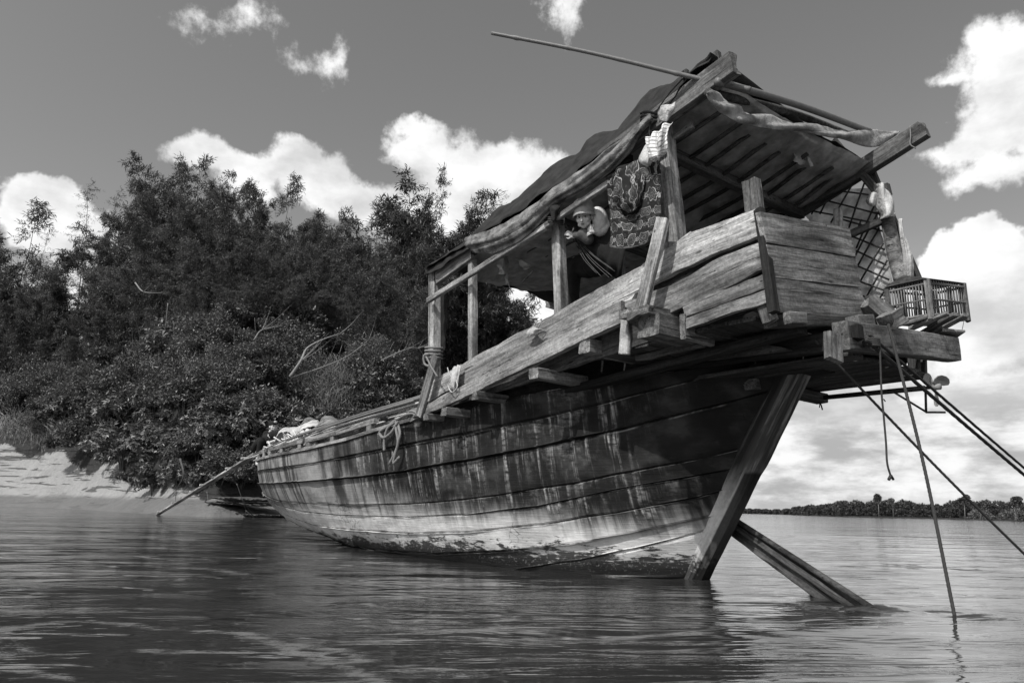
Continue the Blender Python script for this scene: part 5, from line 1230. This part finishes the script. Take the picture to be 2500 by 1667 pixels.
for (x, y, z) in V:
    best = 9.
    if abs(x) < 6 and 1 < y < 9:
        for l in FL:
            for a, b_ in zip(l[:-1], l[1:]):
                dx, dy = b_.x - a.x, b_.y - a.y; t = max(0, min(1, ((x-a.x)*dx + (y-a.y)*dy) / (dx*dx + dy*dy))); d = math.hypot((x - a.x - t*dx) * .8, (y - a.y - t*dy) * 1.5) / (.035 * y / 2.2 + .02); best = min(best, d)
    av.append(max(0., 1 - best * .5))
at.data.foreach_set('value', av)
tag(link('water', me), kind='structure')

# ------------------------------------------------------------ near bank
YS = [(-500, 95), (-200, 60), (0, 50.5), (110, 48.5), (200, 45), (280, 40), (361, 35), (450, 31), (553, 29.5), (676, 32), (900, 34), (1100, 36), (1280, 40), (1400, 44)]
yshore = table(YS)
def shore_d(x, y):
    px = CX + FPX * x / max(y, 1)
    fac = float(np.interp(px, [-100, 150, 230, 380, 560], [.85, .80, .66, .66, .85]))
    return min((y - yshore(px)) * fac, 1.6 - .03 * (y - 38) + .4 * nz((0, y, 0), .3) - x)
def bank_h(x, y, d=None):
    d = shore_d(x, y) if d is None else d
    if d < 0: return max(d * .25, -1.5)
    n = nz((x, y, 0), .25, 3)
    wide = float(np.interp(x / y, [-.75, -.60, -.50, -.40], [4.4, 3.8, 3.0, 2.6]))
    h = .33 * min(d, wide) + (max(0, min(d, 12) - wide)) * .98 + max(0, min(d, 40) - 12) * .33
    h += n * min(d * .25, 1.0)
    t = h * 2.2 + .6 * nz((x, y, 5), .5, 1); st = (math.floor(t) + min(1, (t - math.floor(t)) * 2.4)) / 2.2
    k = .55 if .9 < h < 5 else 0
    h = h * (1 - k) + (st - .6 / 2.2 * nz((x, y, 5), .5, 1)) * k if d > .6 else h
    return h + .05 * nz((x, y, 2), 2.2, 8) * min(d, 1)
V = []; F = []
def grid(xs, ys):
    base = len(V)
    for y in ys:
        for x in xs: V.append((x, y, bank_h(x, y)))
    W = len(xs)
    for j in range(len(ys) - 1):
        for i in range(W - 1):
            F.append((base+j*W+i, base+j*W+i+1, base+(j+1)*W+i+1, base+(j+1)*W+i))
grid(np.linspace(-50, 6, 300), np.linspace(27, 72, 260))
me = mesh('river_bank', V, F, M_sand, True)
at = me.attributes.new('soil', 'FLOAT', 'POINT'); av = []
for (x, y, z) in V:
    px = CX + FPX * x / y; d = shore_d(x, y); lim = float(np.interp(px, [0, 200, 300, 400, 600, 900], [7.2, 6.0, 4.4, 3.2, 2.4, 1.8])) + .7 * nz((x, y, 0), .7)
    av.append(max(0., min(1., .5 + (d - lim) * .8)))
at.data.foreach_set('value', av)
tag(link('river_bank', me), kind='structure')
V = []; F = []; grid(np.linspace(-140, 12, 70), np.linspace(71.8, 150, 40)); tag(link('hill', mesh('hill', V, F, M_soil, True)), kind='structure')

# ------------------------------------------------------------ leaves
def leaves(P, D, Nn, L, Wd):
    """P base points, D directions, Nn blade normals, L lengths, Wd widths -> folded four-corner leaves"""
    n = len(P); D = D / np.linalg.norm(D, axis=1, keepdims=True); S_ = np.cross(D, Nn); S_ /= np.linalg.norm(S_, axis=1, keepdims=True) + 1e-9
    U = np.cross(S_, D); L = L[:, None]; Wd = Wd[:, None]
    a = P; b = P + D * L * .45 + S_ * Wd * .5 + U * Wd * .12; c = P + D * L - U * L * .10; d = P + D * L * .45 - S_ * Wd * .5 + U * Wd * .12
    return np.stack([a, b, c, d], 1).reshape(-1, 3)
def leaf_mesh(name, V, mat):
    n = len(V) // 4; me = bpy.data.meshes.new(name)
    me.vertices.add(len(V)); me.vertices.foreach_set('co', V.astype(np.float32).ravel())
    idx = np.arange(n) * 4; lo = np.stack([idx, idx+1, idx+2, idx, idx+2, idx+3], 1).ravel().astype(np.int32)
    me.loops.add(len(lo)); me.loops.foreach_set('vertex_index', lo); me.polygons.add(2*n)
    me.polygons.foreach_set('loop_start', (np.arange(2*n)*3).astype(np.int32)); me.polygons.foreach_set('loop_total', np.full(2*n, 3, np.int32))
    me.materials.append(mat); me.update(); return me
def unit(n):
    v = rng.normal(size=(n, 3)); return v / np.linalg.norm(v, axis=1, keepdims=True)
def shrub(kind, R_, mat, nclump, per, L, Wd, rosette=False):
    Vs = []
    for k in range(nclump):
        d = unit(1)[0]; d[2] = abs(d[2]) * 1.1 - .25; rr = R_ * rng.uniform(.35, 1.1)
        c = d * rr * np.array([1, 1, .85]) + np.array([0, 0, R_ * .55]); cr = R_ * rng.uniform(.12, .34)
        n = per
        if rosette:
            m = n // 7; q_ = unit(m); q_[:, 2] = q_[:, 2] * .9 + .25; ctr = c + q_ * cr * rng.uniform(.5, 1.1, (m, 1))
            ax = q_ + np.array([0, 0, .35]); ax /= np.linalg.norm(ax, axis=1, keepdims=True)
            P = np.repeat(ctr, 7, 0); A = np.repeat(ax, 7, 0); r = unit(len(P)); r = r - A * (r * A).sum(1, keepdims=True); r /= np.linalg.norm(r, axis=1, keepdims=True) + 1e-9
            D = r + A * rng.uniform(-.1, .5, (len(P), 1)); Vs.append(leaves(P, D, A, L * rng.uniform(.6, 1.2, len(P)), Wd * rng.uniform(.7, 1.2, len(P))))
        else:
            q_ = unit(n); q_[:, 2] = q_[:, 2] * .9 + .15; P = c + q_ * cr * rng.uniform(.35, 1.15, (n, 1)) * np.array([1.15, 1.15, .8])
            D = q_ + unit(n) * .8; D[:, 2] -= .15; Vs.append(leaves(P, D, q_ * .6 + unit(n) * .5 + np.array([0, 0, .6]), L * rng.uniform(.6, 1.3, n), Wd * rng.uniform(.7, 1.2, n)))
    cm = leaf_mesh('crown_' + kind, np.concatenate(Vs), mat)
    T_ = []
    for k in range(7):
        a = rng.uniform(0, 6.28); e = Vector((math.cos(a) * R_ * .7, math.sin(a) * R_ * .7, R_ * rng.uniform(.8, 1.35)))
        T_.append((catmull([Vector((0, 0, -R_ * .5)), Vector((e.x * .25, e.y * .25, R_ * .4)), e * .7 + Vector((.1, .1, 0)), e], 4), lambda u: R_ * .022 * (1.2 - u), 0))
    V = []; F = []
    for P, r, l in T_:
        v, f = tube_geo(P, r, 5, 0, base=len(V)); V += v; F += f
    return cm, mesh('trunk_' + kind, V, F, M_twig if kind in ('twiggy',) else M_bark, True)
def bamboo(kind, H_, mat, culms, spread, dens, arch, L=.30, Wd=.055, start=.06):
    Vs = []; T_ = []
    for k in range(culms):
        a = rng.uniform(0, 6.28); h = H_ * rng.uniform(.62, 1.0) if k else H_; sp = spread * rng.uniform(.3, 1); la = rng.uniform(.3, 1) * arch * (1 if k else .3); sp = sp if k else sp * .3
        b0 = np.array([math.cos(a) * .3, math.sin(a) * .3, 0]); o = np.array([math.cos(a), math.sin(a), 0])
        us = np.linspace(0, 1, 14); C = np.array([b0 + o * (sp * u + la * u ** 3) + np.array([0, 0, h * (u - .14 * arch / 3 * u ** 5)]) for u in us])
        C += np.cumsum(rng.normal(0, .05, C.shape), 0) * .5
        T_.append(([Vector(c) for c in C], lambda u: .045 * (1.1 - u), 0))
        nb = int(dens * h)
        for j in range(nb):
            u = start + (1 - start) * rng.uniform() ** .55; i = min(12, int(u * 13)); p = C[i] + (C[i+1] - C[i]) * (u * 13 - i)
            d = unit(1)[0]; d[2] = abs(d[2]) * .6 + .12; bl = (1.12 - u * .55) * rng.uniform(.5, 1.5) * (H_ / 12)
            m = 26; t = rng.uniform(.1, 1, m) ** .8; dr = np.outer(t, d * bl); dr[:, 2] -= .35 * bl * t ** 2
            P = p + dr + rng.normal(0, .07, (m, 3)); D = np.tile(d, (m, 1)) * .7 + unit(m) * .8; D[:, 2] -= .25
            Vs.append(leaves(P, D, unit(m) * .6 + np.array([0, 0, 1.]), L * rng.uniform(.5, 1.2, m), Wd * rng.uniform(.7, 1.2, m)))
            if rng.uniform() < .3: T_.append(([Vector(p), Vector(p + dr[np.argmax(t)])], .010, 0))
    cm = leaf_mesh('crown_' + kind, np.concatenate(Vs), mat)
    V = []; F = []
    for P, r, l in T_:
        v, f = tube_geo(P, r, 4, 0, base=len(V)); V += v; F += f
    return cm, mesh('trunk_' + kind, V, F, M_bark, True)
SH = {
 'glossy': [shrub('glossy', 2.0, M_leafb, 28, 189, .27, .11, True), shrub('glossy', 2.0, M_leafb, 24, 189, .31, .125, True)],
 'leafy': [shrub('leafy', 2.0, M_leafs, 34, 230, .20, .10), shrub('leafy', 2.0, M_leafs, 26, 290, .22, .11), shrub('leafy', 2.0, M_leafd, 32, 240, .22, .11)],
 'twiggy': [shrub('twiggy', 2.0, M_leafs, 26, 330, .13, .055)],
}
BB = {
 'full': [bamboo('full', 12, M_bambl, 9, 2.2, 5.6, 2.2), bamboo('full', 12, M_bambl, 8, 2.8, 5.6, 2.8), bamboo('full', 12, M_leafd, 10, 2.1, 5.2, 1.6)],
 'thin': [bamboo('thin', 12, M_bambl, 3, 1.3, 3.6, 1.2, .17, .022, .15), bamboo('thin', 12, M_bambl, 3, 1.2, 3.4, 2.6, .17, .022, .15)],
}
def plant(name, pr, loc, sc, rz, label, cat, group=None, tilt=(0, 0)):
    cm, tm = pr
    e = bpy.data.objects.new(name, None); COL.objects.link(e); e.location = loc; e.rotation_euler = (tilt[0], tilt[1], rz); e.scale = sc
    for nm, me in (('crown', cm), ('trunk', tm)):
        o = bpy.data.objects.new(nm, me); COL.objects.link(o); o.parent = e
    return tag(e, label, cat, group)
def col_point(px, d):
    """world point on the bank in the direction of picture column px, d metres inland"""
    k = (px - 1250) / FPX; lo, hi = 20., 110.
    Y = lo
    while shore_d(k * Y, Y) < d and Y < 110: Y += .4
    return Vector((k * Y, Y, bank_h(k * Y, Y)))
sky_y = table([(-300,480),(0,500),(60,560),(130,600),(200,600),(240,520),(320,440),(375,385),(440,430),(500,405),(560,480),(640,450),(690,480),(740,510),(800,520),(850,500),(900,515),(950,475),(1050,462),(1110,500),(1150,540),(1200,590),(1240,660),(1275,740),(1300,830),(1330,900)])
GS = {'glossy': ('glossy broad-leaved bush growing in the dense thicket on the bank', 'bush', 'glossy bushes of the bank thicket'),
      'leafy': ('small-leaved leafy bush crowded into the thicket on the bank', 'bush', 'leafy bushes of the bank thicket'),
      'twiggy': ('twiggy bush with pale stems among the thicket on the bank', 'bush', 'twiggy bushes of the bank thicket')}
def px_of_height(p, ytop):
    return (ray(0, 0), )  # unused
def top_z(px, y, Y):
    d = ray(px, y); return CAMH + d.z / d.y * Y
for d, r0, step, kinds in ((3.3, 1.15, 52, ('glossy', 'leafy')), (4.6, 1.7, 56, ('glossy', 'glossy', 'leafy')), (6.2, 1.9, 60, ('leafy', 'glossy', 'glossy')), (8.0, 2.0, 62, ('leafy', 'leafy', 'twiggy', 'glossy')), (10, 2.1, 64, ('leafy', 'twiggy')), (12.2, 2.2, 66, ('leafy', 'leafy', 'twiggy'))):
    px = -140 + random.uniform(0, 40)
    while px < 1330:
        ok = True
        if d < 3.5 and px < 330: ok = False
        if d < 5 and px < 270: ok = False
        if d < 7 and px < 200: ok = False
        if d < 9 and px < 120: ok = False
        if d < 3.5 and px > 900: ok = False
        if 5.5 < d < 10.5 and 690 < px < 890: ok = False
        p = col_point(px, d + random.uniform(-.5, .5)); sc = r0 / 2.0 * random.uniform(.8, 1.3)
        room = top_z(px, max(sky_y(px) + 60, 700), p.y) - p.z
        if room < 1.2: ok = False
        if px > 1270 and d < 9: sc *= .8
        if ok:
            k = random.choice(kinds)
            if px > 860 and k == 'glossy': k = 'leafy'
            sc = min(sc, room / 2.6)
            plant('bush', random.choice(SH[k]), p - Vector((0, 0, .2)), (sc, sc, sc * random.uniform(.8, 1.15)), random.uniform(0, 6.28), *GS[k])
        px += step * random.uniform(.8, 1.2) * (34 / max(p.y, 30)) * (1.25 if d > 6 else 1.0)
# second storey: dark bamboo thicket up the slope behind the bushes
for d, yk, step in ((12.5, 170, 50), (14.5, 105, 52), (18, 55, 56), (22, 26, 66)):
    px = -160 + random.uniform(0, 40)
    while px < 1300:
        if px < 250 and d > 20: px += 40; continue
        p = col_point(px, d + random.uniform(-1, 1)); yy = sky_y(px) + yk + random.uniform(0, 45)
        h = (top_z(px, yy, p.y) - p.z) / 12
        if h > .25:
            plant('bamboo_clump', random.choice(BB['full']), p, (max(h, .6) * 1.05, max(h, .6) * 1.05, h), random.uniform(0, 6.28), 'dark bamboo clump in the thicket on the slope, below the skyline', 'bamboo', 'bamboo clumps of the slope thicket')
        px += step * random.uniform(.8, 1.2)
# crowns against the sky, each its own tree
TOPS = [(-12,490,'full',1.1,0,0,'dark bamboo crown cut by the left edge of the picture'),
 (55,560,'thin',.9,0,.20,'single sparse bamboo shoot leaning left before the leftmost cloud'),
 (140,480,'thin',1.2,0,-.04,'airy thin-leaved bamboo standing before the leftmost cloud'),
 (215,492,'thin',1.0,0,.02,'slender see-through bamboo right of the airy one, before the leftmost cloud'),
 (195,545,'full',.55,1,0,'narrow dark bamboo spire between the two see-through bamboos'),
 (262,500,'full',.75,0,-.22,'bamboo arching left with a drooping tip, beside the tallest crown'),
 (345,470,'full',.9,1,-.05,'broad bamboo shoulder on the left flank of the tallest crown'),
 (378,384,'full',.8,2,.0,'tallest bamboo crown of the skyline, dense and pointed'),
 (350,405,'full',.75,0,-.02,'bamboo crown leaning against the left side of the tallest one'),
 (408,404,'full',.75,2,.03,'bamboo crown leaning against the right side of the tallest one'),
 (440,440,'full',.8,0,.06,'bamboo crown filling the gap between the two tallest spires'),
 (508,402,'full',.85,1,.05,'second tallest bamboo spire, right of the tallest crown'),
 (548,440,'thin',.9,1,.03,'pale wispy bamboo right of the second tallest spire'),
 (655,442,'full',.8,0,.10,'feathery bamboo spray leaning right before the middle cloud'),
 (700,492,'full',.8,1,0,'rounded bamboo crown right of the feathery spray'),
 (782,525,'full',.7,2,0,'low dark bamboo crown in the dip of the skyline'),
 (868,492,'full',1.0,0,-.03,'rounded feathery crown left of the tree with the long side spray'),
 (960,478,'full',.9,1,-.05,'left half of the broad crown near the boat canopy'),
 (1020,462,'full',1.0,2,.03,'broad leafy bamboo crown nearest the low end of the canopy'),
 (1085,500,'full',.5,2,.20,'long leafy bamboo spray leaning right towards the canopy'),
 (1190,540,'thin',.9,0,.03,'sparse bamboo rising just left of the canopy edge'),
 (1150,575,'full',.6,2,0,'low bamboo crown behind the forward end of the canopy')]
for (px, y, kind, wd, v, lean, lab) in TOPS:
    d = 24 if kind == 'full' else 25.5; p = col_point(px, d); h = (top_z(px, y, p.y) - p.z)
    off = math.tan(lean) * h
    p = Vector((p.x - off, p.y, bank_h(p.x - off, p.y)))
    s = h / 11.0 / math.cos(lean)
    plant('bamboo_tree', BB[kind][v % len(BB[kind])], p, (s * wd, s * wd, s), random.uniform(0, 6.28) if not lean else 0, lab, 'bamboo', None, (0, lean))
# reeds
def reeds(name, boxes, n, label):
    Ps = []; Ds = []; Ls = []
    for (x0, x1, d0, d1, hh) in boxes:
        for i in range(n):
            px = random.uniform(x0, x1); p = col_point(px, random.uniform(d0, d1)); a = random.uniform(0, 6.28); k = random.uniform(.1, .45)
            for t in range(5):
                l = hh * random.uniform(.5, 1.1) / 3.2
                Ps.append(p.copy()); dd = Vector((math.cos(a) * k * (t*.55+.3), math.sin(a) * k * (t*.55+.3), 1 - .22 * t * k * 2)).normalized(); Ds.append(dd); Ls.append(l * 1.15); p = p + dd * l * .9
    P = np.array([tuple(p) for p in Ps]); D = np.array([tuple(d) for d in Ds]); L = np.array(Ls)
    o = link(name, leaf_mesh(name, leaves(P, D, unit(len(P)), L, np.full(len(P), .045)), M_grass)); tag(o, label, 'reeds', None, 'stuff')
reeds('reed_grass', [(700, 860, 7.4, 9.6, 2.0), (780, 930, 7.0, 8.4, 1.9), (690, 780, 8.0, 9.6, 1.6)], 420, 'tall dry reed grass between the bushes just above the foredeck')
reeds('reed_grass', [(-60, 150, 7.0, 9.5, 1.7), (120, 290, 6.6, 8.0, 1.3)], 420, 'tangled grass above the sandy slope at the left')
# bare pale branches in the thicket
def branch(pts, d, r, label, mat=None, k=1):
    P = [];
    for (x, y) in pts:
        Y = col_point(x, d).y - 1.0; P.append(at_depth(x, y, Y))
    L = [(catmull(P, 6), (lambda u: r * (1.15 - .9*u)), 0)]
    for i in range(k * 4):
        b0 = P[random.randint(1, len(P)-1)]; dd = (P[-1] - P[0]).normalized() + Vector((random.uniform(-.7, .7), 0, random.uniform(-.3, .8))); L.append((catmull([b0, b0 + dd * .5, b0 + dd * 1.1 + Vector((0, 0, .2))], 4), lambda u: r * .35 * (1.1 - u), 0))
    V = []; F = []
    for P_, r__, l in L:
        v, f = tube_geo(P_, r__, 5, 0, base=len(V)); V += v; F += f
    tag(centred('bare_branch', V, F, mat or M_twig, None, True), label, 'branch')
branch([(708,920),(735,880),(750,850),(790,828),(830,815)], 3.2, .075, 'thick pale bare trunk leaning right above the reeds')
branch([(710,922),(790,895),(850,868),(900,830)], 3.3, .035, 'long thin pale branch low over the reeds')
branch([(620,830),(640,805),(690,795)], 4.0, .04, 'short pale forked branch left of the leaning trunk')
branch([(930,880),(985,855),(1020,850),(1040,880)], 4.0, .03, 'spray of dead twigs beside the forward post', k=3)
branch([(330,690),(350,712),(390,715)], 9., .05, 'crooked pale branch high in the left thicket')
branch([(410,740),(405,790),(400,820)], 9., .035, 'thin upright pale stem high in the left thicket')
branch([(440,1120),(448,1160),(430,1195)], .8, .045, 'crooked root hanging over the bank foot', M_bark)
branch([(578,1180),(590,1215),(600,1245)], .3, .012, 'thin root trailing to the water beside the bow')
branch([(505,1200),(508,1225),(507,1243)], .3, .010, 'short thin root trailing over the mud')
# mud ledges by the bow
M_mud = plain('bank_mud', .085, .8, .5, 6, .3, bump=.9)
for (x0, x1, y0, th, lab) in ((512, 690, 1212, .13, 0), (500, 700, 1225, .10, 0), (560, 700, 1250, .16, 0)):
    p0 = water_at(x0, 1262); A = at_depth(x0, y0, 31.5); B = at_depth(x1, y0 + 6, 31.5)
    n = 70; V = []; F = []
    for i in range(n + 1):
        u = i / n; c = A.lerp(B, u); j = nz((u*9, y0, 0), 1, 3) + 1.2 * nz((u*26, y0, 0), 1, 7); e = math.sin(u * math.pi) ** .4
        for (dy, dz) in ((-.5 - .3*j, -.03), (-.55 - .4*j, -th*.45 + .05*j), (-.2, -th * (1 + .7*j)), (1.4, -th), (1.4, .03)):
            V.append(c + Vector((0, dy * e, (dz + .04*j) * e)))
    for i in range(n):
        for k in range(5): F.append((i*5+k, i*5+(k+1) % 5, (i+1)*5+(k+1) % 5, (i+1)*5+k))
    tag(link('mud_bank', mesh('mud_bank', V, F, M_mud)), kind='structure')

# ------------------------------------------------------------ far bank
def far_clump(c, r, h, n, L, Vs, sq=.8):
    q_ = unit(n); q_[:, 2] = np.abs(q_[:, 2]) * 1.2 - .35; P = np.array(c) + q_ * np.array([r, r, h]) * rng.uniform(.75, 1.05, (n, 1))
    Vs.append(leaves(P, q_ + unit(n) * .7, q_ + unit(n) * .4, L * rng.uniform(.6, 1.3, n), L * .6 * rng.uniform(.7, 1.2, n)))
ft = table([(1780,10),(1900,10),(1930,18),(2020,34),(2060,42),(2120,45),(2200,45),(2230,38),(2265,34),(2290,40),(2330,52),(2400,52),(2460,56),(2560,60),(2700,62)])
fy = table([(1780,560),(1900,460),(1960,330),(2050,270),(2200,250),(2330,220),(2500,190),(2700,170)])
Vs = []; px = 1775.
while px < 2720:
    Y = fy(px)
    for row in range(3):
        YY = Y + row * 10 + random.uniform(-3, 3); x = (px + random.uniform(-6, 6) - CX) / FPX * YY
        h = (ft(px) * random.uniform(.72, 1.05)) / FPX * Y * (.55 if row == 0 else 1.0); r = h * random.uniform(.30, .5)
        far_clump((x, YY, h * .5), max(r, 1.2), h * .5, 520, max(.5, Y * .0026), Vs)
        if h > 4: far_clump((x + random.uniform(-2, 2), YY, h * .28), r * 1.1, h * .3, 260, max(.5, Y * .0026), Vs)
    px += max(7, ft(px) * .30)
tag(link('far_wood', leaf_mesh('far_wood', np.concatenate(Vs), M_far)), 'low dark wood along the far river bank', 'woodland', None, 'stuff')
V = []; F = []
for i, px in enumerate(range(1740, 2800, 20)):
    Y = fy(px); x = (px - CX) / FPX
    V += [(x * (Y - 6), Y - 6, -.1), (x * (Y - 4), Y - 4, .35), (x * (Y + 60), Y + 60, 1.2)]
for i in range(len(V) // 3 - 1): F += [(3*i, 3*i+3, 3*i+4, 3*i+1), (3*i+1, 3*i+4, 3*i+5, 3*i+2)]
tag(link('far_bank', mesh('far_bank', V, F, M_soil)), kind='structure')
def far_tree(px, ytop, wpx, lab, mat, trunk=True, low=False):
    Y = fy(px) - (10 if low else 4); x = (px - CX) / FPX * Y; h = top_z(px, ytop, Y); r = wpx / FPX * Y; Vs = []
    if low:
        far_clump((x, Y, h * .35), r, h * .6, 900, .45, Vs)
    else:
        for k in range(6): far_clump((x + random.uniform(-.6, .6) * r, Y, h * random.uniform(.72, .92)), r * .5, h * .10, 160, .5, Vs)
    e = bpy.data.objects.new('far_tree' if not low else 'far_bush', None); COL.objects.link(e); e.location = (x, Y, 0)
    Vv = np.concatenate(Vs) - np.array([x, Y, 0]); o = link('crown', leaf_mesh('crown_far', Vv, mat), None, e)
    v, f = tube_geo([Vector((0, 0, 0)), Vector((.2, 0, h*.5)), Vector((0, 0, h * .9))], lambda u: r * .09 * (1.3 - u), 6); link('trunk', mesh('trunk_far', v, f, M_twig, True), None, e)
    tag(e, lab, 'tree' if not low else 'bush')
far_tree(2131, 1206, 11, 'tall lone tree with a pale trunk above the far wood', M_far)
far_tree(2165, 1217, 9, 'smaller tree with a pale trunk right of the lone one, far bank', M_farl)
far_tree(2336, 1207, 14, 'high flat-topped tree between the two near ropes, far bank', M_far)
far_tree(2462, 1212, 13, 'pointed tree highest at the right end of the far wood', M_far)
far_tree(2372, 1240, 26, 'pale rounded bush at the water edge of the far bank, left one of two', M_farl, low=True)
far_tree(2456, 1239, 36, 'pale rounded bush at the water edge of the far bank, right one of two', M_farl, low=True)
